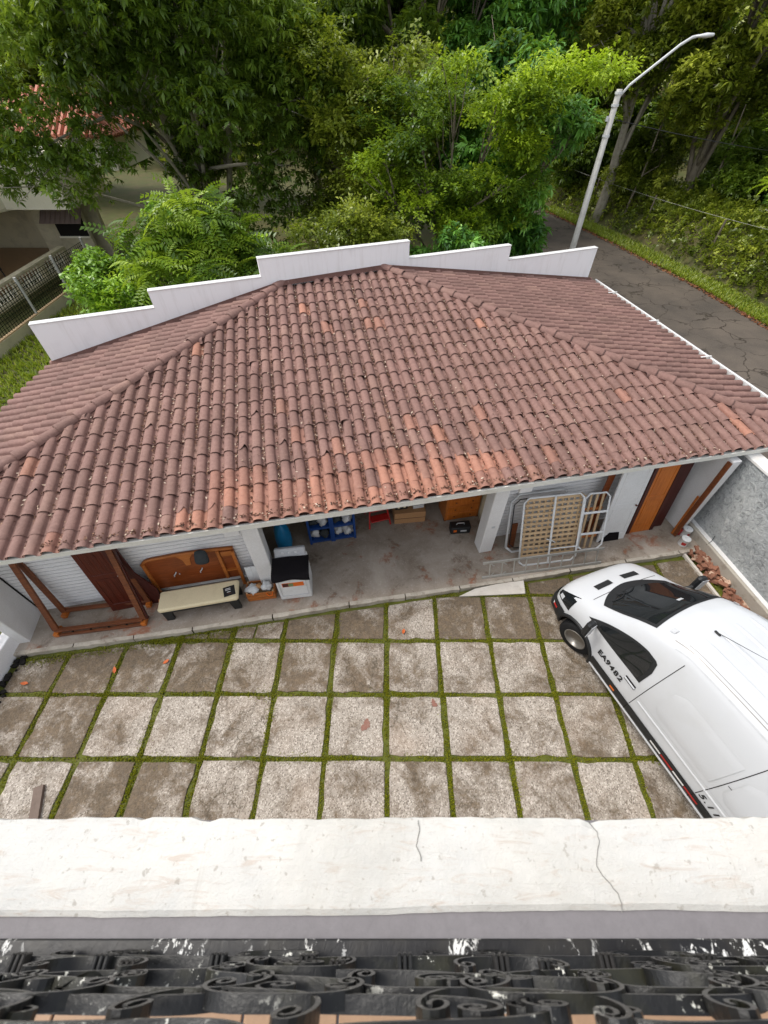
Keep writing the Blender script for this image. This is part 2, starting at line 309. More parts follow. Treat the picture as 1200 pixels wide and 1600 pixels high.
# ------------------------------------------------------------------ mesh helpers
class MB:
    def __init__(s): s.v = []; s.f = []
    def add(s, vs, fs):
        o = len(s.v); s.v += [tuple(map(float, p)) for p in vs]; s.f += [tuple(i + o for i in f) for f in fs]; return s
    def box(s, c, d, rot=None, bev=0.0):
        x, y, z = (k / 2 for k in d)
        if bev and min(x, y, z) > bev:
            b = bev; pts = []; vs = []
            for sz in (-1, 1):
                for (ax, ay) in ((-1, -1), (1, -1), (1, 1), (-1, 1)):
                    vs.append((ax * (x - b), ay * (y - b), sz * z))
            for sz in (-1, 1):
                for (ax, ay) in ((-1, -1), (1, -1), (1, 1), (-1, 1)):
                    vs.append((ax * x, ay * (y - b), sz * (z - b))); vs.append((ax * (x - b), ay * y, sz * (z - b)))
            I = lambda sz, k, j: 8 + (0 if sz < 0 else 8) + k * 2 + j
            f = [(3, 2, 1, 0), (4, 5, 6, 7)]
            f += [(0, 1, I(-1, 1, 1), I(-1, 0, 1)), (1, 2, I(-1, 2, 0), I(-1, 1, 0)), (2, 3, I(-1, 3, 1), I(-1, 2, 1)), (3, 0, I(-1, 0, 0), I(-1, 3, 0))]
            f += [(5, 4, I(1, 0, 1), I(1, 1, 1)), (6, 5, I(1, 1, 0), I(1, 2, 0)), (7, 6, I(1, 2, 1), I(1, 3, 1)), (4, 7, I(1, 3, 0), I(1, 0, 0))]
            f += [(I(-1, 0, 1), I(-1, 1, 1), I(1, 1, 1), I(1, 0, 1)), (I(-1, 1, 0), I(-1, 2, 0), I(1, 2, 0), I(1, 1, 0)),
                  (I(-1, 2, 1), I(-1, 3, 1), I(1, 3, 1), I(1, 2, 1)), (I(-1, 3, 0), I(-1, 0, 0), I(1, 0, 0), I(1, 3, 0))]
            for k in range(4):
                a, c2 = I(-1, k, 0), I(-1, k, 1); e, g = I(1, k, 0), I(1, k, 1)
                q = (a, c2, g, e) if k in (0, 2) else (c2, a, e, g); f.append(q)
                f.append((k, c2, a) if k in (0, 2) else (k, a, c2)); f.append((4 + k, e, g) if k in (0, 2) else (4 + k, g, e))
        else:
            vs = [(-x, -y, -z), (x, -y, -z), (x, y, -z), (-x, y, -z), (-x, -y, z), (x, -y, z), (x, y, z), (-x, y, z)]
            f = [(3, 2, 1, 0), (4, 5, 6, 7), (0, 1, 5, 4), (1, 2, 6, 5), (2, 3, 7, 6), (3, 0, 4, 7)]
        c = Vector(c)
        if rot is not None: vs = [rot @ Vector(p) + c for p in vs]
        else: vs = [Vector(p) + c for p in vs]
        return s.add(vs, f)
    def beam(s, a, b, wd, ht, up=(0, 0, 1), bev=0.004):
        a, b = Vector(a), Vector(b); d = b - a; L = d.length; x = d.normalized(); u = Vector(up)
        if abs(x.dot(u.normalized())) > .98: u = Vector((0, 1, 0))
        y = u.cross(x).normalized(); z = x.cross(y)
        return s.box((a + b) / 2, (L, wd, ht), Matrix((x, y, z)).transposed(), bev)
    def tube(s, pts, r, n=8, cap=True):
        pts = [Vector(p) for p in pts]; k = len(pts)
        rs = r if isinstance(r, (list, tuple)) else [r] * k
        ref = Vector((0, 0, 1)) if abs((pts[-1] - pts[0]).normalized().z) < .9 else Vector((1, 0, 0))
        vs = []; fs = []
        for i in range(k):
            t = (pts[min(k - 1, i + 1)] - pts[max(0, i - 1)]).normalized()
            u = t.cross(ref)
            u = u.normalized() if u.length > 1e-4 else t.orthogonal().normalized()
            v = t.cross(u).normalized(); ref = u.cross(t)
            for j in range(n):
                a = 2 * math.pi * j / n; vs.append(pts[i] + (u * math.cos(a) + v * math.sin(a)) * rs[i])
        for i in range(k - 1):
            for j in range(n):
                a, b = i * n + j, i * n + (j + 1) % n; fs.append((a, a + n, b + n, b))
        if cap: fs.append(tuple(range(n))); fs.append(tuple(reversed(range((k - 1) * n, k * n))))
        return s.add(vs, fs)
    def lathe(s, prof, c=(0, 0, 0), n=16, axis='z'):
        vs = []; fs = []
        for (r, z) in prof:
            for j in range(n):
                a = 2 * math.pi * j / n; p = (r * math.cos(a), r * math.sin(a), z)
                if axis == 'y': p = (p[0], p[2], p[1])
                if axis == 'x': p = (p[2], p[0], p[1])
                vs.append((p[0] + c[0], p[1] + c[1], p[2] + c[2]))
        for i in range(len(prof) - 1):
            for j in range(n):
                a, b = i * n + j, i * n + (j + 1) % n; fs.append((a, b, b + n, a + n))
        fs.append(tuple(reversed(range(n)))); fs.append(tuple(range((len(prof) - 1) * n, len(prof) * n)))
        return s.add(vs, fs)
    def prism(s, poly, z0, z1):
        n = len(poly); vs = [(*p, z0) for p in poly] + [(*p, z1) for p in poly]
        return s.add(vs, [tuple(reversed(range(n))), tuple(range(n, 2 * n))] + [(i, (i + 1) % n, n + (i + 1) % n, n + i) for i in range(n)])
    def extr(s, poly3, off):
        n = len(poly3); off = Vector(off); vs = [Vector(p) for p in poly3] + [Vector(p) + off for p in poly3]
        return s.add(vs, [tuple(reversed(range(n))), tuple(range(n, 2 * n))] + [(i, (i + 1) % n, n + (i + 1) % n, n + i) for i in range(n)])
    def grid(s, fn, nu, nv):
        vs = [fn(i / nu, j / nv) for i in range(nu + 1) for j in range(nv + 1)]; m = nv + 1
        return s.add(vs, [(i * m + j, (i + 1) * m + j, (i + 1) * m + j + 1, i * m + j + 1) for i in range(nu) for j in range(nv)])
    def mesh(s, name, mat, smooth=False):
        me = bpy.data.meshes.new(name); me.from_pydata(s.v, [], s.f)
        if mat is not None: me.materials.append(MAT[mat] if isinstance(mat, str) else mat)
        if smooth: me.polygons.foreach_set('use_smooth', [True] * len(me.polygons))
        me.update(); return me
    def build(s, name, mat, parent=None, smooth=False):
        return link(name, s.mesh(name, mat, smooth), parent)
def link(name, me, parent=None):
    o = bpy.data.objects.new(name, me); COL.objects.link(o)
    if parent is not None: o.parent = parent
    return o
def tag(o, label, cat, group=None):
    o['label'] = label; o['category'] = cat
    if group: o['group'] = group
    return o
def kind(o, k): o['kind'] = k; return o
def thing(name, label, cat, loc=(0, 0, 0), rz=0, group=None):
    o = bpy.data.objects.new(name, None); COL.objects.link(o); o.location = loc; o.rotation_euler = (0, 0, rz); o.empty_display_size = .2
    return tag(o, label, cat, group)
def fix_normals(o):
    import bmesh
    bm = bmesh.new(); bm.from_mesh(o.data); bmesh.ops.recalc_face_normals(bm, faces=bm.faces); bm.to_mesh(o.data); bm.free(); return o
def np_mesh(name, V, F, mat, tint=None, smooth=False):
    """V (n,3), F (m,4) quads as numpy arrays"""
    me = bpy.data.meshes.new(name); n = len(V); m, k = F.shape
    me.vertices.add(n); me.vertices.foreach_set('co', V.astype(np.float32).ravel())
    me.loops.add(m * k); me.loops.foreach_set('vertex_index', F.astype(np.int32).ravel())
    me.polygons.add(m); me.polygons.foreach_set('loop_start', np.arange(0, m * k, k, dtype=np.int32))
    me.update(calc_edges=True)
    if tint is not None:
        a = me.attributes.new('tint', 'FLOAT', 'POINT'); a.data.foreach_set('value', tint.astype(np.float32))
    if smooth: me.polygons.foreach_set('use_smooth', np.ones(m, bool))
    me.materials.append(MAT[mat]); return me
def text_mesh(s, size, mat, name, parent, M, depth=.002, bold=0.0, shear=0.0, spacing=1.0, align='CENTER'):
    cu = bpy.data.curves.new('tmp', 'FONT'); cu.body = s; cu.size = size; cu.extrude = depth; cu.align_x = align; cu.align_y = 'CENTER'
    cu.offset = bold; cu.shear = shear; cu.space_character = spacing
    ob = bpy.data.objects.new('tmp', cu); COL.objects.link(ob)
    dg = bpy.context.evaluated_depsgraph_get(); me = bpy.data.meshes.new_from_object(ob.evaluated_get(dg))
    bpy.data.objects.remove(ob); bpy.data.curves.remove(cu)
    me.materials.clear(); me.materials.append(MAT[mat]); me.transform(M)
    return link(name, me, parent)
def clip(poly, nx, ny, d):
    """keep the side nx*x+ny*y <= d"""
    out = []
    for i in range(len(poly)):
        a, b = poly[i], poly[(i + 1) % len(poly)]; da = nx * a[0] + ny * a[1] - d; db = nx * b[0] + ny * b[1] - d
        if da <= 0: out.append(a)
        if da * db < 0:
            t = da / (da - db); out.append((a[0] + t * (b[0] - a[0]), a[1] + t * (b[1] - a[1])))
    return out
def area(poly): return abs(sum(poly[i][0] * poly[(i + 1) % len(poly)][1] - poly[(i + 1) % len(poly)][0] * poly[i][1] for i in range(len(poly)))) / 2

# ------------------------------------------------------------------ setting: ground, road, courtyard, porch
kind(MB().grid(lambda a, b: (-160 + 320 * a, -60 + 260 * b, -.10), 8, 8).build('ground', 'soil'), 'structure')
road_l = [(9.6, -10), (9.4, 6), (8.6, 14), (7.9, 22), (8.2, 30), (8.6, 38), (7.4, 50)]
road_r = [(17.4, -10), (16.9, 10), (16.1, 17), (15.3, 22), (13.4, 30), (11.6, 36.5), (11.0, 50)]
def strip(l, r, z, n=6):
    m = MB(); k = len(l)
    for i in range(k - 1):
        for j in range(n):
            t0, t1 = j / n, (j + 1) / n; q = lambda i, t: (l[i][0] + (r[i][0] - l[i][0]) * t, l[i][1] + (r[i][1] - l[i][1]) * t, z)
            m.add([q(i, t0), q(i, t1), q(i + 1, t1), q(i + 1, t0)], [(0, 1, 2, 3)])
    return m
kind(strip(road_l, road_r, -.04).build('road', 'asphalt'), 'structure')
verge_r = [(19.4, -10), (18.4, 10), (17.4, 17), (16.6, 22), (14.8, 30), (12.6, 37.5), (11.9, 50)]
kind(strip(road_r, verge_r, -.03, 2).build('grass_verge', 'soil'), 'structure')
kind(strip([(-7.3, 17), (-8, 24), (-12, 30)], [(8.6, 15.6), (8.2, 24), (8.2, 30)], -.08, 4).build('shrubbery_ground', 'soil'), 'structure')

edge = [(-7.05, 3.17), (-3.8, 3.67), (-.75, 4.23), (2.73, 4.80), (6.66, 5.535), (7.22, 5.63)]
court = kind(MB().prism([(-7.3, -.4), (7.7, -.4), (7.4, 6.0), (6.7, 5.8), (-.7, 4.5), (-7.3, 3.6)], -.09, -.012).build('courtyard_ground', 'moss'), 'structure')
porch = MB(); pf = edge + [(7.2, 12.0), (-7.1, 9.0)]
porch.prism(pf, -.05, .12)
porch = kind(porch.build('porch_floor', 'porch'), 'structure')
# chipped concrete nosing along the porch edge, in cast lengths
for i in range(len(edge) - 1):
    a, b = Vector((*edge[i], 0)), Vector((*edge[i + 1], 0)); L = (b - a).length; n = max(1, round(L / 1.25)); d = (b - a) / n
    nrm = Vector((d.y, -d.x, 0)).normalized()
    for k in range(n):
        p, q = a + d * k, a + d * (k + 1); m = MB(); pts = []
        for j in range(9):
            t = .008 + .984 * j / 8; c = p + (q - p) * t; o = .075 + random.uniform(-.012, .012)
            pts.append((c, o))
        vs = []
        for c, o in pts:
            vs += [c + nrm * .0 + Vector((0, 0, .116)), c + nrm * o + Vector((0, 0, .108 + random.uniform(-.008, .004))), c + nrm * (o + .004) + Vector((0, 0, -.04))]
        fs = [];
        for j in range(8):
            b0 = j * 3; fs += [(b0, b0 + 1, b0 + 4, b0 + 3), (b0 + 1, b0 + 2, b0 + 5, b0 + 4)]
        m.add(vs, fs).build('edge_kerb', 'porch_edge', porch)

# paving slabs, each its own piece
X0, Y0, P = .02, 1.428, 1.006
dirty = {}
def slab_dirt(i, r):
    base = {-1: .3, 0: .30, 1: .22, 2: .42, 3: .88, 4: .95}.get(r, .3) + random.uniform(-.12, .16)
    if r == 2 and i <= -4: base = .85
    if r == 2 and i in (-2,): base = .7
    if r == 0 and i in (-5, -4): base = .85
    if r == 1 and i <= -6: base = .75
    if r == 1 and i in (-5,): base = .4
    if r == 2 and i >= 1: base = .38
    if r == 3 and i in (0,): base = .45
    return base
def make_slab(i, r, poly, dirt, name='paving_slab', parent=court, z=.0):
    pts = []
    for k in range(len(poly)):
        a, b = Vector((*poly[k], 0)), Vector((*poly[(k + 1) % len(poly)], 0)); L = (b - a).length; n = max(1, int(L / .16))
        nr = Vector((b.y - a.y, a.x - b.x, 0)).normalized() if L > 1e-6 else Vector()
        for j in range(n):
            t = j / n; c = a + (b - a) * t; ins = random.gauss(0, .0035)
            if j == 0: ins = -random.uniform(.005, .03)
            elif random.random() < .10: ins -= random.uniform(.008, .035)
            pts.append(c - nr * (-ins))
    cx = sum(p.x for p in pts) / len(pts); cy = sum(p.y for p in pts) / len(pts); n = len(pts)
    m = MB(); lv = []
    for k, (s, dz) in enumerate(((1.0, -.05), (1.0, -.006), (.985, 0))):
        lv += [((p.x - cx) * s, (p.y - cy) * s, z + dz) for p in pts]
    fs = [(k * n + j, k * n + (j + 1) % n, (k + 1) * n + (j + 1) % n, (k + 1) * n + j) for k in range(2) for j in range(n)] + [tuple(range(2 * n, 3 * n))]
    o = m.add(lv, fs).build(name, 'slab', parent); o.location = (cx, cy, random.uniform(.004, .014)); o.rotation_euler = (random.gauss(0, .003), random.gauss(0, .003), 0)
    o.color = (dirt, random.choice((0, 0, 0, .35, .7)), 0, 1); return o
joints = []
for r in range(-2, 5):
    for i in range(-8, 8):
        g = .042 + random.uniform(-.014, .020)
        x0, x1 = X0 + i * P + g, X0 + (i + 1) * P - g; y0, y1 = Y0 + (r - 1) * P + g * .8, Y0 + r * P - g * .8
        poly = [(x0, y0), (x1, y0), (x1, y1), (x0, y1)]
        poly = clip(poly, -.173, 1, 4.20); poly = clip(poly, -1, 0, 6.88); poly = clip(poly, 1, .62, 10.1)
        if len(poly) < 3 or area(poly) < .08: continue
        d = min(1, max(0, slab_dirt(i, r) + random.uniform(-.08, .08)))
        if r == 3 and i in (-3, -4) and area(poly) < .5:      # broken into small pieces
            xs = sorted([p[0] for p in poly]); mid = (xs[0] + xs[-1]) / 2 + random.uniform(-.1, .1)
            for pp in (clip(poly, 1, 0, mid - .012), clip(poly, -1, 0, -mid - .012)):
                if len(pp) > 2 and area(pp) > .03: make_slab(i, r, pp, d)
            continue
        make_slab(i, r, poly, d)
# red-brown paint spills on two slabs
for (x, y, s) in ((-.33, 1.93, .10), (.86, 2.28, .07)):
    m = MB(); n = 36; p1, p2, p3 = (random.uniform(0, 6) for _ in range(3))
    rr_ = lambda t: s * (.75 + .22 * math.sin(2 * t + p1) + .14 * math.sin(3 * t + p2) + .08 * math.sin(7 * t + p3) + random.uniform(-.04, .04))
    pts = [(x + math.cos(2 * math.pi * k / n) * rr_(2 * math.pi * k / n), y + math.sin(2 * math.pi * k / n) * rr_(2 * math.pi * k / n)) for k in range(n)]
    m.prism(pts, .012, .0165).build('paint_stain', 'stain', court)

# moss cushions in the joints (too many to count)
def tufts(P3, h, wd, mat, name, blades=3, parent=None):
    n = len(P3); k = blades; az = rng.uniform(0, 2 * np.pi, (n, k)); hh = h * rng.uniform(.5, 1.3, (n, k)); lean = rng.uniform(.2, 1.0, (n, k)) * hh
    c, s = np.cos(az), np.sin(az); b = P3[:, None, :]
    wv = np.stack([-s, c, 0 * c], -1) * wd; dv = np.stack([c * lean, s * lean, hh], -1)
    V = np.stack([b - wv, b + wv, b + dv + wv * .25, b + dv - wv * .25], 2).reshape(-1, 3); F = np.arange(n * k * 4).reshape(-1, 4)
    t = np.repeat(np.clip(rng.normal(.5, .25, n * k), 0, 1), 4)
    return link(name, np_mesh(name, V, F, mat, t), parent)
pp = []
for r in range(-2, 5):
    yj = Y0 + r * P; k = 3400; xs = rng.uniform(-6.9, 6.9, k); ys = yj + rng.normal(0, 1, k) * (.022 + .03 * np.clip(np.sin(xs * 3.1 + r * 2), 0, 1) ** 3); pp.append(np.stack([xs, ys], 1))
for i in range(-7, 8):
    xj = X0 + i * P; k = 1900; ys = rng.uniform(-.2, 5.4, k); xs = xj + rng.normal(0, 1, k) * (.022 + .03 * np.clip(np.sin(ys * 2.7 + i * 2.3), 0, 1) ** 3); pp.append(np.stack([xs, ys], 1))
k = 2500; xs = rng.uniform(-6.9, -2.2, k); pp.append(np.stack([xs, 4.16 + .173 * xs + rng.normal(0, .05, k)], 1))
pp = np.concatenate(pp); lim = 4.26 + .173 * pp[:, 0]; pp = pp[(pp[:, 1] < lim) & (pp[:, 0] > -6.95)]
patch = np.sin(pp[:, 0] * 2.3 + 1) * np.sin(pp[:, 1] * 2.9 + .5) + .6 * np.sin(pp[:, 0] * 5.1 + pp[:, 1] * 3.3)
pp = pp[rng.uniform(-1.5, 1.1, len(pp)) < patch + .35]
kind(tufts(np.concatenate([pp, np.full((len(pp), 1), -.002)], 1), .020, .008, 'moss_tuft', 'moss'), 'stuff')['label'] = 'olive green moss growing in the joints between paving slabs'

# ------------------------------------------------------------------ garage building (own frame: x along the front, y to the back)
AL = math.atan(.2); GO = (0, 4.86, 0)
G = thing('garage_building', 'low white outbuilding with brown clay tile hip roof and open carport', 'building', GO, AL)
def wl(x, y, z=0): c, s = math.cos(AL), math.sin(AL); return (GO[0] + x * c - y * s, GO[1] + x * s + y * c, z)
def gl(X, Y, z=0): c, s = math.cos(AL), math.sin(AL); X -= GO[0]; Y -= GO[1]; return (X * c + Y * s, -X * s + Y * c, z)
ZE = 2.45
RL, RR = (-1.35, 7.086), (1.472, 7.537); CL, CR, BL, BR = (-8.32, 0), (8.81, 0), (-7.167, 6.156), (8.81, 8.71)
wL = Vector((6.156, -1.153)).normalized()
planes = {
    'front': dict(P0=(0, 0), u=(1, 0), w=(0, 1), m=.158, poly=[CL, CR, RR, RL]),
    'right': dict(P0=CR, u=(0, 1), w=(-1, 0), m=.161, poly=[CR, BR, RR]),
    'left': dict(P0=CL, u=(wL.y, -wL.x), w=(wL.x, wL.y), m=.2026, poly=[CL, RL, BL])}
def pz(pl, x, y): return ZE + pl['m'] * ((x - pl['P0'][0]) * pl['w'][0] + (y - pl['P0'][1]) * pl['w'][1])
def inside(poly, x, y, marg):
    for i in range(len(poly)):
        a, b = poly[i], poly[(i + 1) % len(poly)]; L = math.hypot(b[0] - a[0], b[1] - a[1])
        if ((b[0] - a[0]) * (y - a[1]) - (b[1] - a[1]) * (x - a[0])) / L < -marg: return False
    return True
deck = MB()
for pl in planes.values():
    q = [(x, y, pz(pl, x, y) - .012) for x, y in pl['poly']]; n = len(q)
    deck.add(q + [(a, b, c - .06) for a, b, c in q], [tuple(range(n)), tuple(reversed(range(n, 2 * n)))] + [(i, n + i, n + (i + 1) % n, (i + 1) % n) for i in range(n)])
roof = deck.build('roof', 'tile_bed', G)
TP, TE, TL = .247, .42, .50
def tile_geo(var=0):
    c0, w0, h0 = .090, .090, .080
    pr = [(c0 - w0 * math.cos(math.pi * k / 8), .004 + h0 * math.sin(math.pi * k / 8) ** .85) for k in range(9)] + [(.200, -.004), (.235, -.004), (.262, .004)]
    n = len(pr); v = []
    for y, dz in ((0, .026), (TL, .0)):
        tp = 1 - .05 * (y / TL); v += [(c0 + (x - c0) * tp, y, z * tp + dz) for x, z in pr]
    v += [(x, 0, z + .026) for x, z in pr] + [(x, .003, z + .026 - .011) for x, z in pr]
    if var == 1:   # broken lower corner
        for j, d in ((4, .04), (5, .11), (6, .08), (7, .03)):
            for o_ in (0, 2 * n, 3 * n): v[o_ + j] = (v[o_ + j][0], d, v[o_ + j][2])
    f = [(j, j + 1, n + j + 1, n + j) for j in range(n - 1)] + [(3 * n + j, 3 * n + j + 1, 2 * n + j + 1, 2 * n + j) for j in range(n - 1)]
    return v, f
def tile_mesh(var):
    v, f = tile_geo(var); me = bpy.data.meshes.new('roof_tile'); me.from_pydata(v, [], f); me.materials.append(MAT['tile'])
    a = me.attributes.new('rnd', 'FLOAT', 'POINT'); a.data.foreach_set('value', [0.0] * len(v))
    n = 12; sm = [True] * (n - 1) + [False] * (n - 1); me.polygons.foreach_set('use_smooth', sm); return me
TM = [tile_mesh(0), tile_mesh(1)]
def tile_mat4(pl, a, b, roll=0, dz=0):
    u, wv, m = pl['u'], pl['w'], pl['m']; x = pl['P0'][0] + u[0] * a + wv[0] * b; y = pl['P0'][1] + u[1] * a + wv[1] * b
    X = Vector((u[0], u[1], 0)); Y = Vector((wv[0], wv[1], m)).normalized(); Z = X.cross(Y)
    M = Matrix((X, Y, Z)).transposed() @ Matrix.Rotation(roll, 3, 'Z'); o = Vector((x, y, ZE + m * b + dz))
    return Matrix.Translation(o) @ M.to_4x4()
def in_view(X, Y, Z):
    dep = Y * .665 - (Z - 7.65) * .747
    return dep > .1 and abs(640 * X / dep) < 600
singles = []; joined = {'front': [], 'right': [], 'left': []}
for nm, pl in planes.items():
    k0 = -40 if nm != 'right' else -1
    for k in range(-45, 46):
        wob = random.gauss(0, .004); ph = random.uniform(0, 6)
        for r in range(-1, 24):
            b = r * TE * .985 + (0.30 if r >= 0 else -.05)
            if r == -1: b = -.055
            a = k * TP + wob + .004 * math.sin(ph + r * .9) + random.gauss(0, .002)
            b += random.gauss(0, .010) + .012 * math.sin(k * .31 + r)
            if nm == 'front':
                if r == 1: a += .014
                if r == 0: a -= .006
                if r == -1: a -= .012
            ac, bc = a + .1, b + (.25 if r >= 0 else .1)
            x = pl['P0'][0] + pl['u'][0] * ac + pl['w'][0] * bc; y = pl['P0'][1] + pl['u'][1] * ac + pl['w'][1] * bc
            if not inside(pl['poly'], x, y, .06): continue
            xe = pl['P0'][0] + pl['u'][0] * ac + pl['w'][0] * (b + TL * .9); ye = pl['P0'][1] + pl['u'][1] * ac + pl['w'][1] * (b + TL * .9)
            if not inside(pl['poly'], xe, ye, .14): continue
            M = tile_mat4(pl, a, b, random.gauss(0, .009) + (random.uniform(-.09, .09) if random.random() < .015 else 0) + (.03 if nm == 'front' and r in (1, 2) else 0), random.gauss(0, .002) + (.012 if r == -1 else 0))
            new = False
            if nm == 'front':
                fade = max(0, 1 - (abs(a + .5) / 3.4) ** 4)
                if r in (-1, 0) and random.random() < .9 * fade: new = 2 if random.random() < .6 else 1
                elif r == 1 and random.random() < .45 * fade: new = 1
                elif r in (2, 3) and random.random() < .10 * fade: new = 1
                elif random.random() < .03: new = 1 if random.random() < .75 else 2
            if nm == 'front':
                X, Y, Z = wl(x, y, pz(pl, x, y)); singles.append(((X ** 2 + Y ** 2 + (Z - 7.65) ** 2) if in_view(X, Y, Z) else 1e9, M, new, nm))
            else: joined[nm].append((M, new))
singles.sort(key=lambda t: t[0])
for d, M, new, nm in singles[300:]: joined[nm].append((M, new))
for d, M, new, nm in singles[:300]:
    o = link('roof_tile', TM[1 if random.random() < .045 else 0], roof); o.matrix_basis = M
    if new: o.material_slots[0].link = 'OBJECT'; o.material_slots[0].material = MAT['tile_mid' if new == 1 else 'tile_new']
tv, tf = tile_geo(0); tv = np.array(tv); tf = np.array(tf)
for nm, lst in joined.items():
    Vs = []; Fs = []; rn = []; mi = []
    for j, (M, new) in enumerate(lst):
        A = np.array(M); Vs.append(tv @ A[:3, :3].T + A[:3, 3]); Fs.append(tf + j * len(tv)); rn += [random.random()] * len(tv); mi += [int(new)] * len(tf)
    me = np_mesh('roof_tile_field', np.concatenate(Vs), np.concatenate(Fs), 'tile'); me.materials.append(MAT['tile_mid']); me.materials.append(MAT['tile_new'])
    a = me.attributes.new('rnd', 'FLOAT', 'POINT'); a.data.foreach_set('value', np.array(rn, np.float32)); me.polygons.foreach_set('material_index', mi)
    sm = np.tile([True] * 11 + [False] * 11, len(lst)); me.polygons.foreach_set('use_smooth', sm)
    kind(link('roof_tile_field', me, roof), 'stuff')
# hip and ridge caps on a mortar bed
def cap_geo():
    m = MB(); v = []; n = 8
    for y, r0 in ((0, .118), (.03, .122), (.47, .098)):
        for j in range(n + 1):
            a = math.pi * (j / n); v.append((-math.cos(a) * r0, y, math.sin(a) * r0 * .82 + (.022 if y < .1 else 0)))
    for j in range(n + 1):
        a = math.pi * (j / n); v.append((-math.cos(a) * .100, .001, math.sin(a) * .100 * .82 + .022))
    k = n + 1; f = [(i * k + j, i * k + j + 1, (i + 1) * k + j + 1, (i + 1) * k + j) for i in range(2) for j in range(n)] + [(3 * k + j, 3 * k + j + 1, j + 1, j) for j in range(n)]
    me = m.add(v, f).mesh('ridge_cap', 'tile', True); a = me.attributes.new('rnd', 'FLOAT', 'POINT'); a.data.foreach_set('value', [0.0] * len(v)); return me
CM = cap_geo()
def caps(a, b, lift=.045):
    a, b = Vector(a), Vector(b); d = b - a; L = d.length; Yx = d.normalized(); X = Yx.cross(Vector((0, 0, 1))).normalized(); Z = X.cross(Yx)
    n = int(L / .405)
    for i in range(n + 1):
        o = link('ridge_cap', CM, roof); M = Matrix((X, Yx, Z)).transposed() @ Matrix.Rotation(random.gauss(0, .015), 3, 'Z')
        o.matrix_basis = Matrix.Translation(a + Yx * (i * L / (n + .6)) + Z * (lift + random.gauss(0, .004))) @ M.to_4x4()
    bd = MB()
    for s in (-1, 1):
        bd.add([a + X * s * .0 + Z * .075, b + X * s * 0 + Z * .075, b + X * s * .19 + Z * .012, a + X * s * .19 + Z * .012], [(0, 1, 2, 3) if s < 0 else (3, 2, 1, 0)])
    bd.build('mortar_bed', 'tile_bed', roof)
zRL = pz(planes['front'], *RL); zRR = pz(planes['front'], *RR)
caps((*CL, ZE), (*RL, zRL)); caps((*CR, ZE), (*RR, zRR))
# mortar fillet where the roof meets the stepped wall
def fillet(a, b):
    a, b = Vector(a), Vector(b); d = (b - a).normalized(); X = Vector((d.y, -d.x, 0)).normalized()
    MB().add([a + Vector((0, 0, .13)), b + Vector((0, 0, .13)), b + X * .13 + Vector((0, 0, .055)), a + X * .13 + Vector((0, 0, .055))], [(0, 1, 2, 3)]).build('mortar_fillet', 'tile_bed', roof)
fillet((*BL, ZE), (*RL, zRL)); fillet((*RL, zRL), (*RR, zRR)); fillet((*RR, zRR), (*BR, ZE))
# fascia, gutter, beam, soffit
fm = MB()
for i in range(12):
    x0, x1 = -8.3 + i * 1.425, -8.3 + (i + 1) * 1.425
    sag = lambda x: -.03 * math.exp(-((x) / 3.5) ** 2)
    fm.add([(x0, -.03, ZE + .0 + sag(x0)), (x1, -.03, ZE + .0 + sag(x1)), (x1, -.03, ZE - .13 + sag(x1)), (x0, -.03, ZE - .13 + sag(x0)),
            (x0, .01, ZE + .0 + sag(x0)), (x1, .01, ZE + sag(x1)), (x1, .01, ZE - .13 + sag(x1)), (x0, .01, ZE - .13 + sag(x0))], [(0, 3, 2, 1), (0, 1, 5, 4), (3, 7, 6, 2), (4, 5, 6, 7)])
fm.build('fascia', 'fascia', G)
MB().box((0, -.045, ZE - .012), (16.6, .035, .03), None, .004).build('fascia_trim', 'fascia', G)
gm = MB().beam((8.97, 0, ZE + .05), (8.97, 8.62, ZE + .05), .06, .10).build('gutter', 'white', G)
for k in range(4): MB().box((8.84, 1.1 + k * 2.1, ZE + .125), (.3, .04, .012), None).build('gutter_strap', 'white', G)
MB().add([(-8.2, 0, ZE - .1), (8.7, 0, ZE - .1), (8.7, .75, ZE - .1), (-8.2, .75, ZE - .1)], [(0, 1, 2, 3)]).build('soffit', 'white', G)
MB().box((0, .33, 2.2), (14.2, .26, .26), None, .01).build('beam', 'white', G)
for x0 in (-2.42, 2.34):
    MB().box((x0, .33, 1.095), (.30, .32, 1.95), None, .012).build('column', 'white', G)
    MB().box((x0 - .29 if x0 < 0 else x0 + .45, .17, 2.06), (.26, .06, .16), None, .006).build('beam_bracket', 'white', G)
MB().box((2.35, .165, 1.0), (.07, .012, .045), None).build('wall_socket', 'silver', G)
def siding(x0, x1):
    m = MB(); n = 21; h = .1; b = .06; v = []; f = []
    for i in range(n):
        z = .12 + i * h
        v += [(x0, .55, z + .004), (x1, .55, z + .004), (x1, .562, z + h - .030), (x0, .562, z + h - .030), (x0, .588, z + h - .026), (x1, .588, z + h - .026), (x1, .588, z + h + .002), (x0, .588, z + h + .002)]
        o = i * 8; f += [(o, o + 1, o + 2, o + 3), (o + 3, o + 2, o + 5, o + 4), (o + 4, o + 5, o + 6, o + 7)]
        if i < n - 1: f.append((o + 7, o + 6, o + 9, o + 8))
    m.add(v, f); m.box(((x0 + x1) / 2, .66, 1.17), (x1 - x0, .14, 2.1)); return m.build('siding_wall', 'siding', G)
siding(-6.98, -2.58); siding(2.55, 7.0)
MB().box((0, 6.2, 1.1), (13.9, .15, 2.2)).build('back_wall', 'cream_dirty', G)
for s, x in ((-1, -7.08), (1, 7.1)):
    MB().box((x, 3.0, 1.16), (.2, 6.25, 2.2), None, .012).build('end_wall', 'white', G)
for x in (-2.66, 2.63): MB().box((x, 3.3, 1.15), (.14, 5.0, 2.2)).build('partition_wall', 'cream_dirty', G)
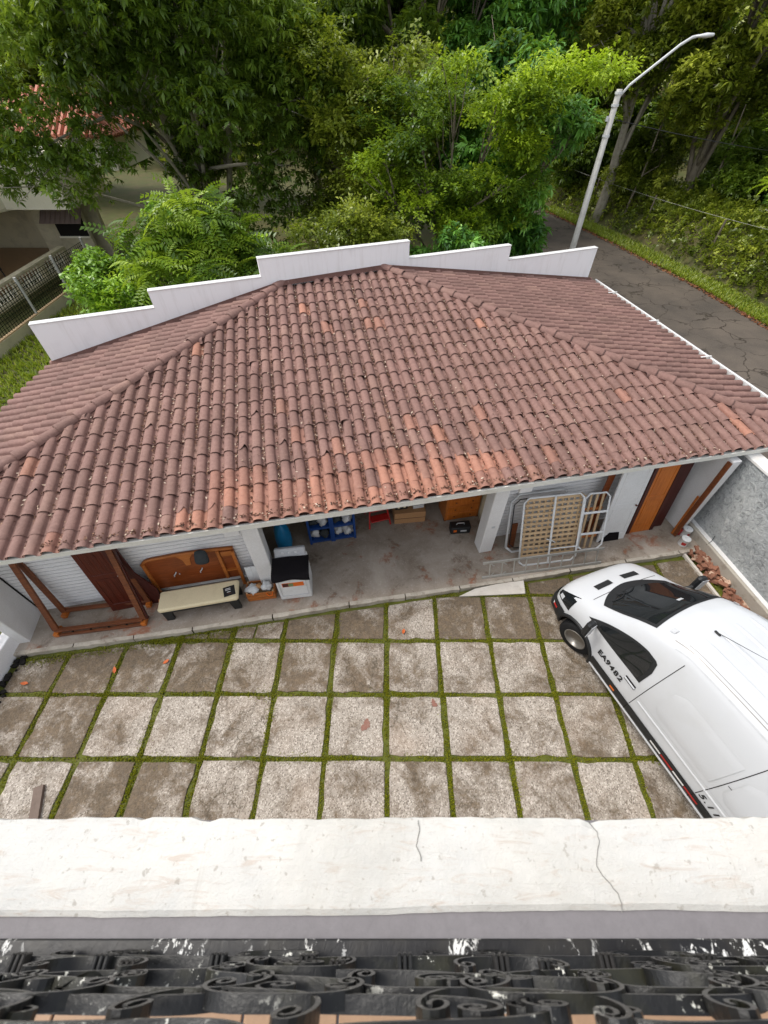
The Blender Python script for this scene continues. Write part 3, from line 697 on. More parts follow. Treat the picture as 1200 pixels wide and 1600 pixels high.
# dark joint line where siding meets the left end wall
MB().box((-6.972, .535, 1.15), (.016, .02, 2.05)).build('corner_gap', 'dark', G)
MB().box((6.992, .535, 1.15), (.016, .02, 2.05)).build('corner_gap', 'dark', G)

# dry leaves caught in the valleys of the roof
n = 46000; pl = planes['front']
cl = rng.integers(-36, 37, n); dens = .5 + .5 * np.sin(cl * 1.7) * np.sin(cl * .37 + 1)
a = cl * TP + .217 + rng.normal(0, .013, n); b = rng.uniform(0, 7.4, n)
clump = np.sin(b * 2.6 + cl * 3.1) + .6 * np.sin(b * 6.3 + cl * 1.3)
keep = (rng.uniform(0, 1, n) < .25 + .75 * dens) & (rng.uniform(-1.7, .6, n) < clump) & (np.abs(a) < 8.0 - b * .75) & ((a > -4.2 + rng.normal(0, .6, n)) | (rng.uniform(0, 1, n) < .25))
a, b = a[keep], b[keep]; k = len(a)
eave = 900; a = np.concatenate([a, rng.uniform(-5.5, 6.5, eave)]); b = np.concatenate([b, np.abs(rng.normal(-.02, .03, eave))]); 
loose = 260; a = np.concatenate([a, rng.uniform(-6, 6.5, loose)]); b = np.concatenate([b, rng.uniform(.2, 6.5, loose)]); k = len(a)
ok = np.abs(a) < 8.3 - b * .95; a, b = a[ok], b[ok]; k = len(a)
z = ZE + .158 * b + .030 + rng.uniform(0, .018, k)
z[np.abs((a / TP) % 1 - .36) < .33] += .085
c, s = math.cos(AL), math.sin(AL); ctr = np.stack([GO[0] + a * c - b * s, GO[1] + a * s + b * c, z], 1)
def scraps(ctr, L, W, mat, name, tilt=.35):
    k = len(ctr); az = rng.uniform(0, 2 * np.pi, k); ll = L * rng.uniform(.5, 1.4, k); ww = W * rng.uniform(.6, 1.3, k); t1 = rng.normal(0, tilt, k); t2 = rng.normal(0, tilt, k)
    d = np.stack([np.cos(az), np.sin(az), t1], 1) * (ll / 2)[:, None]; e = np.stack([-np.sin(az), np.cos(az), t2], 1) * (ww / 2)[:, None]
    V = np.stack([ctr - d, ctr + e, ctr + d, ctr - e], 1).reshape(-1, 3)
    return link(name, np_mesh(name, V, np.arange(k * 4).reshape(-1, 4), mat, np.repeat(rng.uniform(0, 1, k), 4)))
o = kind(scraps(ctr, .050, .026, 'litter', 'leaf_litter'), 'stuff'); o['label'] = 'dry brown leaf litter caught between the roof tiles'

# ------------------------------------------------------------------ stepped white boundary wall behind the roof
SW = thing('stepped_wall', 'white rendered boundary wall with stepped top behind the tiled roof', 'wall', (-8.235, 9.491, 0), math.atan2(5.637, 15.163))
wlen = math.hypot(15.163, 5.637); fx = lambda X: (X + 8.235) / 15.163 * wlen
st = [(-8.22, -5.68, 3.45), (-5.68, -3.16, 3.83), (-3.16, .66, 4.24), (.66, 3.73, 3.83), (3.73, 6.83, 3.45)]
poly = [(fx(-8.22), 0, -.1)]
for x0, x1, h in st: poly += [(fx(x0), 0, h), (fx(x1), 0, h)]
poly.append((fx(6.83), 0, -.1))
fix_normals(MB().extr(poly, (0, .15, 0)).build('wall_body', 'parapet', SW))
for x0, x1, h in st: MB().box(((fx(x0) + fx(x1)) / 2, .075, h + .012), (fx(x1) - fx(x0) + .012, .18, .03), None, .005).build('coping', 'white', SW)

# ------------------------------------------------------------------ grey roughcast wall on the right with plinth and coping
RW = thing('roughcast_wall', 'grey roughcast boundary wall with white coping and beige plinth beside the van', 'wall', (7.23, 6.117, 0), math.atan2(2.243, -.37) - math.pi / 2)
# local y runs towards the building (+) / towards the camera (-); local x to the road
MB().box((.14, -2.6, 1.12), (.18, 7.6, 2.24)).build('wall_face', 'stucco', RW)
MB().box((-.03, -2.6, .14), (.16, 7.6, .38), None, .01).build('plinth', 'kerb', RW)
MB().box((.0, -2.6, .341), (.10, 7.6, .022), None, .005).build('plinth_cap', 'white', RW)
MB().box((.17, -2.6, 2.275), (.30, 7.6, .07), None, .012).build('coping', 'white_dirty', RW)
MB().tube([(-.12, -.55, .30), (-.02, -.52, .37), (.06, -.45, .48)], .006, 5).build('cable', 'black_plastic', RW)
MB().beam((6.80, 5.55, .02), (7.24, 2.9, .02), .06, .09).build('border_plank', 'cement', court)

# ------------------------------------------------------------------ low white wall with bars on the left
LW = thing('barred_wall', 'low white wall topped with black iron bars at the left end of the porch', 'wall', (-7.1, 2.2, 0), 0)
MB().box((0, 0, .2), (.2, 3.5, .42), None, .012).build('wall_body', 'white_wall', LW)
MB().box((.02, 1.62, .35), (.16, .3, .9), None, .012).build('pier', 'white_wall', LW)
for k in range(24):
    y = 1.42 - k * .13
    MB().tube([(-.1, y, .44), (-.1, y, 1.5)], .011, 6).build('bar', 'black_iron', LW)
    MB().tube([(-.13, y, .47), (-.07, y, .47)], .010, 6).build('bar_foot', 'black_iron', LW)
MB().beam((-.1, -1.7, 1.42), (-.1, 1.5, 1.42), .03, .012).build('top_rail', 'black_iron', LW)
MB().beam((-.1, -1.7, .56), (-.1, 1.5, .56), .03, .012).build('bottom_rail', 'black_iron', LW)
for k in range(26):
    x, y = -6.9 + random.uniform(-.06, .1), random.uniform(2.2, 3.2); r_ = random.uniform(.02, .07)
    v = [(x + r_ * random.uniform(.5, 1.1) * math.cos(q), y + r_ * random.uniform(.5, 1.1) * math.sin(q), h) for h in (-.01, r_ * .8) for q in (0, 1.2, 2.5, 3.8, 5)]
    MB().add(v, [(4, 3, 2, 1, 0), (5, 6, 7, 8, 9)] + [(j, (j + 1) % 5, 5 + (j + 1) % 5, 5 + j) for j in range(5)]).build('rubble_piece', 'dark', court)

# ------------------------------------------------------------------ white panel van
VAN = thing('delivery_van', 'white panel van with black side mouldings parked on the paving', 'van', (4.12, 4.50, 0), math.atan2(.933, -.36))
# half sections (y, z) from sill to roof centre; x runs backwards from the nose
XS = [0.0, -.05, -.16, -.38, -.72, -1.08, -1.42, -1.78, -2.2, -3.2, -4.6, -5.42, -5.52]
SEC = [
 [(.42, .36), (.50, .46), (.50, .60), (.46, .72), (.34, .78), (.17, .80), (0, .81)],
 [(.66, .30), (.72, .45), (.71, .64), (.62, .80), (.48, .87), (.24, .90), (0, .91)],
 [(.84, .28), (.89, .46), (.87, .70), (.77, .89), (.60, .97), (.30, 1.01), (0, 1.02)],
 [(.94, .27), (.97, .50), (.95, .78), (.86, .99), (.70, 1.08), (.36, 1.13), (0, 1.15)],
 [(.98, .28), (1.0, .55), (.98, .92), (.89, 1.14), (.76, 1.22), (.40, 1.28), (0, 1.30)],
 [(.98, .28), (1.01, .6), (.985, 1.0), (.90, 1.27), (.80, 1.42), (.44, 1.60), (0, 1.66)],
 [(.98, .28), (1.01, .6), (.99, 1.05), (.90, 1.42), (.78, 1.70), (.45, 1.94), (0, 2.00)],
 [(.98, .28), (1.01, .6), (.99, 1.1), (.91, 1.55), (.76, 1.97), (.45, 2.16), (0, 2.20)],
 [(.98, .28), (1.01, .6), (1.0, 1.1), (.92, 1.65), (.745, 2.16), (.45, 2.245), (0, 2.27)],
 [(.98, .28), (1.01, .6), (1.0, 1.1), (.93, 1.68), (.745, 2.20), (.45, 2.275), (0, 2.30)],
 [(.98, .28), (1.01, .6), (1.0, 1.1), (.93, 1.68), (.745, 2.20), (.45, 2.275), (0, 2.30)],
 [(.97, .29), (1.0, .6), (.99, 1.1), (.92, 1.67), (.74, 2.18), (.45, 2.255), (0, 2.28)],
 [(.90, .34), (.94, .62), (.93, 1.1), (.87, 1.62), (.70, 2.08), (.42, 2.16), (0, 2.18)]]
SEC = np.array(SEC); SEC[0, :, 0] *= 1.25; SEC[1, :, 0] *= 1.12; SEC[2, :, 0] *= 1.04; XSA = np.array(XS)
def hermite(P, t, T):
    """P (n,...) values at knots T (increasing), sampled at t"""
    n = len(T); i = int(np.clip(np.searchsorted(T, t) - 1, 0, n - 2)); h = T[i + 1] - T[i]; s = (t - T[i]) / h
    def tan(k):
        if k == 0: return (P[1] - P[0]) / (T[1] - T[0])
        if k == n - 1: return (P[-1] - P[-2]) / (T[-1] - T[-2])
        a = (P[k] - P[k - 1]) / (T[k] - T[k - 1]); b = (P[k + 1] - P[k]) / (T[k + 1] - T[k])
        return np.where(a * b > 0, 2 * a * b / np.where(np.abs(a + b) < 1e-9, 1, a + b), 0)
    m0, m1 = tan(i), tan(i + 1); s2, s3 = s * s, s ** 3
    return (2 * s3 - 3 * s2 + 1) * P[i] + (s3 - 2 * s2 + s) * h * m0 + (-2 * s3 + 3 * s2) * P[i + 1] + (s3 - s2) * h * m1
TX = -XSA; NQ = 36
_cache = {}
def section(x):
    k = round(x, 4)
    if k not in _cache:
        c = hermite(SEC, -k, TX); _cache[k] = np.array([hermite(c, q, np.arange(7.0)) for q in np.linspace(0, 6, NQ + 1)])
    return _cache[k]
def side_y(x, z):
    s = section(x); s = s[: int(NQ * 4.3 / 6)]; j = np.argmax(s[:6, 0]); return float(np.interp(z, s[:, 1], s[:, 0]))
def top_z(x, y):
    s = section(x)[int(NQ * 2.0 / 6):]; return float(np.interp(abs(y), s[::-1, 0], s[::-1, 1]))
nx = 130; gx = np.concatenate([np.linspace(0, -.4, 22)[:-1], np.linspace(-.4, -2.3, 60)[:-1], np.linspace(-2.3, -5.52, 50)])
WH = [(-.87, .35), (-4.5, .35)]; WR = .43
m = MB(); rows = []
for x in gx:
    s = section(float(x)); ring = [(float(x), -p[0], p[1]) for p in s] + [(float(x), p[0], p[1]) for p in s[::-1][1:]]; rows.append(ring)
nr = len(rows[0]); V = [p for r_ in rows for p in r_]; F = []
for i in range(len(rows) - 1):
    for j in range(nr - 1):
        q = (i * nr + j, i * nr + j + 1, (i + 1) * nr + j + 1, (i + 1) * nr + j)
        cx = sum(V[k][0] for k in q) / 4; cy = sum(V[k][1] for k in q) / 4; cz = sum(V[k][2] for k in q) / 4
        if abs(cy) > .55 and any(math.hypot(cx - a, cz - b) < WR for a, b in WH): continue
        F.append(q)
F.append(tuple(range(nr))); F.append(tuple(reversed(range((len(rows) - 1) * nr, len(rows) * nr))))
F.append(tuple([i * nr for i in range(len(rows))][::-1] + [i * nr + nr - 1 for i in range(len(rows))]) ) if False else None
m.add(V, [f for f in F if f])
body = fix_normals(m.build('body', 'van', VAN, True))
MB().box((-2.75, 0, .42), (5.2, 1.5, .28), None, .03).build('underbody', 'dark', VAN)
def side_patch(name, mat, xs, zb, zt, off, sides=(1,), nz=5, th=0, parent=VAN):
    """panel lying on the van's flank: zb(x), zt(x) are its lower and upper edges"""
    res = None
    for sd_ in sides:
        m = MB(); xs_ = np.linspace(xs[0], xs[1], max(2, int(abs(xs[1] - xs[0]) / .05) + 1)); k = nz + 1; v = []
        for x in xs_:
            a, b = zb(x), zt(x)
            for j in range(k):
                z = a + (b - a) * j / nz; o_ = off if not (th and (j in (0, nz))) else off - th
                v.append((x, sd_ * (side_y(float(x), z) + o_), z))
        n_ = len(xs_); f = [(i * k + j, (i + 1) * k + j, (i + 1) * k + j + 1, i * k + j + 1) for i in range(n_ - 1) for j in range(nz)]
        res = fix_normals(m.add(v, f).build(name, mat, parent, True))
        if (res.data.polygons[0].normal.y > 0) != (sd_ > 0): res.data.flip_normals()
    return res
def top_patch(name, mat, fx_, ys, off, nu=10, parent=VAN):
    m = MB(); v = []; yy = np.linspace(ys[0], ys[1], 25); k = nu + 1
    for y in yy:
        a, b = fx_(y)
        for j in range(k):
            x = a + (b - a) * j / nu; v.append((x + off * .5, y, top_z(float(x), float(y)) + off))
    o_ = m.add(v, [(i * k + j, (i + 1) * k + j, (i + 1) * k + j + 1, i * k + j + 1) for i in range(24) for j in range(nu)]).build(name, mat, parent, True)
    if o_.data.polygons[0].normal.z < 0: o_.data.flip_normals()
    return o_
xb = lambda y: -.66 - .26 * (abs(y) / .72) ** 2.2
xt = lambda y: -1.52 - .06 * (abs(y) / .7) ** 2
top_patch('windscreen_surround', 'black_plastic', lambda y: (xb(y) + .11 - .04 * abs(y), xt(y) - .015), (-.69, .69), .006)
top_patch('windscreen', 'glass', lambda y: (xb(y) - .05, xt(y) + .03), (-.65, .65), .011)
top_patch('mirror_mount', 'silver', lambda y: (-1.34, -1.38), (-.05, .05), .016, 2)
for s in (-1, 1):
    wv = [(xb(s * .1 + .45 * t) + .02 - .10 * math.sin(3.1 * t), s * .1 + .45 * t) for t in np.linspace(0, 1, 8)]
    MB().tube([(x - .03, y, top_z(x - .03, y) + .03) for x, y in wv], .009, 6).build('wiper', 'black_plastic', VAN)
# hood intakes
for s in (-1, 1):
    top_patch('bonnet_vent', 'black_plastic', lambda y: (-.36 - .05 * abs(y), -.47 - .05 * abs(y)), (s * .13, s * .47) if s > 0 else (-.47, -.13), .007, 3)
    top_patch('clearance_lamp', 'silver', lambda y: (-1.72, -1.79), (s * .58, s * .65) if s > 0 else (-.65, -.58), .018, 2)
top_patch('bonnet_seam', 'dark', lambda y: (-.60 + .22 * abs(y) ** 2 * 0 - .03 * abs(y), -.61 - .03 * abs(y)), (-.70, .70), .004, 1)
# headlights wrap round the corners
for s in (1, -1):
    side_patch('headlight', 'glass', (-.10, -.50), lambda x: .72 + .10 * (-x), lambda x: .80 + .62 * (-x - .1) ** .8, .007, (s,), 4)
    side_patch('headlight_lens', 'silver', (-.17, -.27), lambda x: .75 + .10 * (-x), lambda x: .80 + .35 * (-x - .1), .011, (s,), 2)
# front bumper: black lower band following the nose
def bumper(name, mat, z0, z1, off, xback, nz=4):
    m = MB(); pts = []; k = nz + 1
    path = [(x, -1) for x in np.linspace(xback, -.004, 20)] + [(x, 1) for x in np.linspace(-.004, xback, 20)]
    v = []
    for x, s in path:
        for j in range(k):
            z = z0 + (z1 - z0) * j / nz; o_ = off if 0 < j < nz else off * .4
            y = side_y(float(x), z) ; grow = o_ * (1 if x < -.3 else .7)
            v.append((x + (o_ * 1.2 if x > -.35 else 0), s * (y + grow), z))
    n_ = len(path); f = [(i * k + j, i * k + j + 1, (i + 1) * k + j + 1, (i + 1) * k + j) for i in range(n_ - 1) for j in range(nz)]
    return fix_normals(m.add(v, f).build(name, mat, VAN, True))
bumper('front_bumper', 'black_plastic', .30, .66, .035, -.46)
for s in (1, -1):
    for (x0, x1, mt) in ((-.10, -.19, 'white'), (-.19, -.30, 'red')):
        side_patch('reflector_tape', mt, (x0, x1), lambda x: .53, lambda x: .585, .046, (s,), 2)
# mouldings, skirt, seams, panel pressings
for s in (1, -1):
    side_patch('side_moulding', 'black_plastic', (-1.32, -4.02), lambda x: .40, lambda x: .60, .022, (s,), 5, .012)
    side_patch('side_moulding', 'black_plastic', (-4.98, -5.40), lambda x: .40, lambda x: .60, .022, (s,), 5, .012)
    side_patch('sill_strip', 'van', (-1.32, -4.02), lambda x: .315, lambda x: .385, .026, (s,), 4, .010)
    for (x0, x1, mt) in ((-2.72, -2.92, 'white'), (-2.93, -3.15, 'red'), (-3.16, -3.36, 'white'), (-3.37, -3.6, 'red')):
        side_patch('reflector_tape', mt, (x0, x1), lambda x: .475, lambda x: .52, .026, (s,), 2)
    for xx in (-1.82, -3.80): side_patch('marker_lamp', 'orange', (xx, xx - .1), lambda x: .47, lambda x: .525, .030, (s,), 2)
    for xx in (-2.17, -3.47):
        side_patch('door_seam', 'dark', (xx, xx - .010), lambda x: .61, lambda x: 2.02, .003, (s,), 26)
        side_patch('moulding_joint', 'dark', (xx, xx - .012), lambda x: .40, lambda x: .60, .0245, (s,), 3)
    side_patch('roof_drip_channel', 'silver', (-1.95, -5.4), lambda x: float(hermite(SEC, -x, TX)[4][1]) - .035, lambda x: float(hermite(SEC, -x, TX)[4][1]) - .02, .005, (s,), 1)
    side_patch('door_seam', 'dark', (-.98, -.988), lambda x: .84, lambda x: 1.12, .003, (s,), 8)
    side_patch('sill_seam', 'dark', (-1.32, -4.0), lambda x: .388, lambda x: .397, .012, (s,), 1)
    side_patch('slide_rail', 'dark', (-3.5, -4.9), lambda x: 1.30, lambda x: 1.312, .004, (s,), 1)
    side_patch('panel_crease', 'silver', (-2.2, -5.38), lambda x: .925, lambda x: .932, .003, (s,), 1)
    # raised panel on the sliding door and rear quarter
    for (xa, xe) in ((-2.40, -3.40), (-3.55, -5.2)):
        side_patch('pressed_panel', 'van', (xa, xe), lambda x, xa=xa, xe=xe: 1.02 + .10 * max(0, 1 - min(abs(x - xa), abs(x - xe) + .3) / .10), lambda x, xa=xa: 1.72 - .12 * max(0, 1 - abs(x - xa) / .12), .010, (s,), 8, .008)
    side_patch('swage_line', 'van', (-2.22, -5.38), lambda x: .80, lambda x: .86, .010, (s,), 4, .010)
    # door glass and its black surround
    def wtop(x, x0, x1, zb, h):
        t = min(1, max(0, (x0 - x) / (x0 - x1))); k_ = 1 - (1 - min(1, t / .80)) ** 1.4
        if t > .92: k_ *= .62 + .38 * math.sqrt(max(0, 1 - ((t - .92) / .08) ** 2))
        return zb + max(.006, h * k_)
    zb1 = lambda x: 1.12 + .035 * (-x - .9); zb2 = lambda x: 1.165 + .03 * (-x - 1.1)
    side_patch('window_surround', 'black_plastic', (-.84, -2.04), zb1, lambda x: wtop(x, -.84, -2.04, zb1(x), .54), .007, (s,), 6)
    side_patch('door_glass', 'glass', (-1.08, -1.98), zb2, lambda x: wtop(x, -.98, -1.98, zb2(x), .46), .012, (s,), 6)
    # mirror: arm and two-part head
    mr = MB().beam((-1.02, s * .97, 1.16), (-1.06, s * 1.14, 1.22), .05, .05).build('mirror_arm', 'black_plastic', VAN)
    mh = MB().box((-1.06, s * 1.21, 1.30), (.11, .17, .36), Matrix.Rotation(.15 * s, 3, 'Z'), .035).build('mirror_head', 'black_plastic', VAN)
    MB().box((-1.12, s * 1.215, 1.30), (.006, .13, .30), Matrix.Rotation(.15 * s, 3, 'Z')).build('mirror_glass', 'silver', mh)
    hd = side_patch('door_handle', 'silver', (-1.86, -2.07), lambda x: .965, lambda x: 1.0, .028, (s,), 3, .015)
    side_patch('handle_recess', 'dark', (-1.86, -2.07), lambda x: .93, lambda x: 1.03, .004, (s,), 3)
    side_patch('lock', 'dark', (-1.84, -1.87), lambda x: .86, lambda x: .885, .006, (s,), 1)
# wheel arches, wheels (front pair steered)
for (wx, wz) in WH:
    for s in (1, -1):
        arc = [(wx + (WR + .02) * math.cos(t), s * (side_y(wx + (WR + .02) * math.cos(t), max(.3, wz + (WR + .02) * math.sin(t))) + .004), wz + (WR + .02) * math.sin(t)) for t in np.linspace(-.12, math.pi + .12, 24)]
        MB().tube(arc, .035, 6).build('wheel_arch', 'black_plastic', VAN, True)
        well = []
        for t in np.linspace(-.25, math.pi + .25, 18): well += [(wx + WR * math.cos(t), s * .98, wz + WR * math.sin(t)), (wx + WR * math.cos(t), s * .62, wz + WR * math.sin(t))]
        MB().add(well, [(2 * i, 2 * i + 1, 2 * i + 3, 2 * i + 2) for i in range(17)] + [tuple(range(1, 36, 2))]).build('wheel_well', 'dark', VAN)
        w_ = bpy.data.objects.new('wheel', None)
        steer = .26 if wx > -2 else 0
        tyre = MB().lathe([(.20, -.10), (.31, -.112), (.338, -.085), (.345, 0), (.338, .085), (.31, .112), (.20, .10)], (0, 0, 0), 28, 'y').build('wheel', 'rubber', VAN, True)
        tyre.location = (wx, s * .865, wz); tyre.rotation_euler = (0, 0, steer)
        tr = MB()
        for j in range(44):
            a_ = 2 * math.pi * j / 44
            tr.box((.346 * math.cos(a_), 0, .346 * math.sin(a_)), (.012, .15, .022), Matrix.Rotation(-a_, 3, 'Y'))
        tr.build('tread', 'rubber', tyre)
        rim = MB().lathe([(.0, s * .06), (.06, s * .105), (.09, s * .10), (.10, s * .075), (.17, s * .085), (.205, s * .118), (.215, s * .11)], (0, 0, 0), 24, 'y'); rim.build('rim', 'steel', tyre, True)
        hb = MB()
        for j in range(10):
            a_ = 2 * math.pi * j / 10; hb.box((.145 * math.cos(a_), s * .088, .145 * math.sin(a_)), (.045, .016, .055), Matrix.Rotation(-a_, 3, 'Y'))
        hb.build('rim_slots', 'dark', tyre)
# roof: ribs, antenna, panel joint, corner pressings
for y in (-.45, -.15, .15, .45):
    for (xa, L_) in ((-2.0, 1.35), (-3.5, 1.8)):
        MB().grid(lambda u, v_: (xa - L_ * u, y + (v_ - .5) * .07, top_z(xa - L_ * u, y + (v_ - .5) * .07) + .016 * math.sin(math.pi * v_) ** .6 * min(1, 8 * u, 8 * (1 - u)) + .001), 24, 8).build('roof_rib', 'van', VAN, True)
MB().box((-3.42, 0, 2.305), (.05, 1.30, .012), None, .003).build('roof_joint', 'silver', VAN)
for y in (-.70, .70):
    top_patch('roof_gutter', 'steel', lambda y: (-1.86, -5.4), (y - .006, y + .006), .003, 30)
    top_patch('roof_gutter', 'steel', lambda y: (-2.0, -5.4), (y * .93 - .004, y * .93 + .004), .003, 30)
for y in (-.60, .60):
    MB().tube([(-3.18, y - .1, 2.262), (-3.18, y - .02, 2.262), (-3.24, y + .01, 2.262), (-3.36, y + .01, 2.262)], .006, 5).build('roof_pressing', 'silver', VAN)
MB().box((-2.02, .22, top_z(-2.02, .22) + .012), (.09, .035, .025), None, .008).build('antenna_base', 'black_plastic', VAN)
MB().tube([(-2.0, .22, 2.25), (-2.62, .16, 2.52)], [.006, .0025], 5).build('antenna', 'black_plastic', VAN)
# lettering on the flank
def flank_text(s, x, z, size, mat, bold=.0, shear=0, sp=1.0, parent=None):
    """letters laid on the left flank, reading from nose to tail and following its curve"""
    o_ = text_mesh(s, size, mat, 'lettering', VAN, Matrix.Identity(4), .002, bold, shear, sp)
    for v_ in o_.data.vertices:
        a_, b_, c_ = v_.co; v_.co = (x - a_, side_y(x - a_, z + b_) + .010 + c_, z + b_)
    o_.data.update(); return o_
for k, ch in enumerate('EA9482'): flank_text(ch, -1.37 - k * .094, .83, .16, 'black_plastic', .004)
for ch, xx in (('5', -3.53), ('.', -3.60), ('1', -3.66), ('1', -3.75)): flank_text(ch, xx, .71, .15, 'black_plastic', .0015, .18)
flank_text('L', -3.84, .71, .14, 'red', .0015, .1)
MB().box((-5.53, 0, 1.2), (.03, .012, 1.6)).build('rear_door_seam', 'dark', VAN)
for s in (-1, 1): MB().box((-5.53, s * .82, 1.1), (.05, .09, .4), None, .01).build('tail_lamp', 'red', VAN)
MB().box((-5.56, 0, .45), (.14, 1.9, .2), None, .03).build('rear_bumper', 'black_plastic', VAN)

# ------------------------------------------------------------------ things on the porch
ZP = .12
Rz = lambda a: Matrix.Rotation(a, 3, 'Z')
# A-frame wooden stand
T = thing('wooden_stand', 'dark brown wooden A-frame stand with floor rails at left of porch', 'stand', (-5.57, 3.86, ZP), AL - .05)
for s in (-1, 1):
    MB().beam((s * .80, -.30, .07), (s * .80, -.10, .07), .09, .09).build('foot', 'wood_orange', T)
    MB().beam((s * .80, .10, .07), (s * .80, .30, .07), .09, .09).build('foot', 'wood_orange', T)
    MB().beam((s * .80, -.20, .10), (s * .80 - .04, .40, 1.98), .10, .05).build('post', 'wood_brown', T)
    MB().beam((s * .80, .20, .10), (s * .80 - .04, .46, 1.98), .10, .05).build('post', 'wood_brown', T)
    MB().beam((s * .87, -.18, .10), (s * .83, .42, 1.98), .03, .05).build('edge_strip', 'wood_frame_dark', T)
MB().beam((-.80, -.21, .13), (.80, -.21, .13), .08, .05).build('front_rail', 'wood_brown', T)
MB().beam((-.80, -.27, .05), (.80, -.27, .05), .05, .05).build('front_rail', 'wood_brown', T)
for k in range(4): MB().box((-.5 + k * .33, -.24, .10), (.025, .06, .03)).build('rail_peg', 'dark', T)
MB().beam((-.80, .22, .13), (.80, .22, .13), .08, .05).build('rear_rail', 'wood_brown', T)
MB().beam((-.84, .43, 1.96), (.76, .43, 1.96), .05, .08).build('top_rail', 'wood_brown', T)
# a door leaf leaning: built in its own frame (x width, z height), tilted back
def leaning_door(name, label, X, Y, wd, ht, lean, mat, rz=AL, panels=((.1, .46), (.52, .94)), grooves=0, th=.04, edge=None, cat='door'):
    T = thing(name, label, cat, (X, Y, ZP), rz); T.rotation_euler = (-lean, 0, rz)
    MB().box((0, 0, ht / 2), (wd, th, ht), None, .006).build('leaf', mat, T)
    for (a, b) in panels:
        z0, z1 = a * ht, b * ht; xw = wd * .36
        MB().tube([(-xw, -th / 2, z0), (xw, -th / 2, z0), (xw, -th / 2, z1), (-xw, -th / 2, z1), (-xw, -th / 2, z0)], .009, 6).build('moulding', mat, T)
        for g in range(grooves):
            x = -xw + (g + 1) * 2 * xw / (grooves + 1)
            MB().box((x, -th / 2 - .002, (z0 + z1) / 2), (.05, .008, (z1 - z0) * .88), None, .002).build('panel_board', mat, T)
    if edge:
        for s in (-1, 1): MB().box((s * (wd / 2 + .045), .0, ht / 2), (.085, th + .02, ht), None, .004).build('frame_jamb', edge, T)
    return T
D = leaning_door('leaning_door', 'dark red panelled door leaning on the white siding behind the A-frame stand', -5.20, 4.10, .64, 2.02, .14, 'wood_red', AL + .03, grooves=3)
MB().tube([(.25, -.02, .98), (.25, -.06, .98), (.19, -.06, .98)], .009, 6).build('handle', 'silver', D)
# dark warped board between stand and headboard
T = thing('warped_board', 'dark red-brown board standing behind the right end of the A-frame stand', 'board', (-4.66, 4.22, ZP), AL)
MB().extr([(-.28, 0, 0), (.10, -.02, 0), (.16, -.02, .5), (-.06, .06, 1.0), (-.10, .16, 1.9), (-.36, .16, 1.9), (-.34, .08, .9)], (0, .03, 0)).build('board', 'wood_frame_dark', T)
MB().beam((.06, -.05, .02), (.06, .12, .12), .05, .12).build('foot', 'wood_orange', T)
# headboard
T = thing('headboard', 'wooden double bed headboard with curved honey inlays standing behind the bench', 'headboard', (-3.80, 4.52, ZP), AL); T.rotation_euler = (-.10, 0, AL)
W2, HB = .86, 1.12
def hb_top(x): return HB + .05 * math.cos(x / W2 * 1.4) - .10 * max(0, (-x - .70) / .16) ** 2
xs = np.linspace(-W2, W2, 25)
m = MB(); k = 25
front = [(x, 0, hb_top(x)) for x in xs]; bot = [(x, 0, .25) for x in xs]
m.add(bot + front + [(x, .05, z) for x, y, z in bot] + [(x, .05, z) for x, y, z in front],
      [(i, i + 1, k + i + 1, k + i) for i in range(k - 1)] + [(k + i, k + i + 1, 3 * k + i + 1, 3 * k + i) for i in range(k - 1)] + [(2 * k + i + 1, 2 * k + i, 3 * k + i, 3 * k + i + 1) for i in range(k - 1)] + [(0, k, 3 * k, 2 * k), (k - 1, 3 * k - 1, 4 * k - 1, 2 * k - 1)])
m.build('panel', 'wood_panel', T)
MB().tube([(x, -.012, hb_top(x) - .02) for x in xs], .032, 8).build('top_rail', 'wood_honey', T, True)
for x in (-W2 + .03, W2 - .03): MB().beam((x, -.014, 0), (x, -.014, 1.02), .06, .06).build('stile', 'wood_honey', T)
MB().beam((.56, -.018, .28), (.56, -.018, hb_top(.56) - .05), .06, .05).build('divider', 'wood_honey', T)
MB().extr([(-.22, 0, 1.12), (.12, 0, 1.13), (.02, 0, 1.0), (-.01, 0, .82), (-.10, 0, .82), (-.12, 0, .98)], (0, -.014, 0)).build('inlay', 'wood_honey', T)
MB().box((.71, -.014, .98), (.22, .02, .12), None, .004).build('shelf_panel', 'wood_honey', T)
MB().box((.71, -.03, .52), (.22, .06, .02)).build('shelf', 'wood_honey', T)
MB().box((-.30, -.006, .60), (.02, .01, .02)).build('catch', 'silver', T)
for x in (-.38, .12):
    MB().tube([(x - .03, -.01, .55), (x - .02, -.03, .60), (x + .03, -.03, .66), (x + .04, -.01, .68)], .011, 6).build('pull_handle', 'silver', T)
# hat / cap hanging on it
o = MB().lathe([(.10, -.02), (.125, -.01), (.13, .06), (.12, .18), (.10, .26), (.05, .29), (.0, .295)], (0, 0, 0), 18).build('hanging_cap', 'cloth_grey', None, True)
o.location = (-3.50, 4.50, 1.16); o.scale = (1.0, .55, 1.0); o.rotation_euler = (-.15, .12, AL); tag(o, 'charcoal cloth bag hung over the top of the wooden headboard', 'bag')
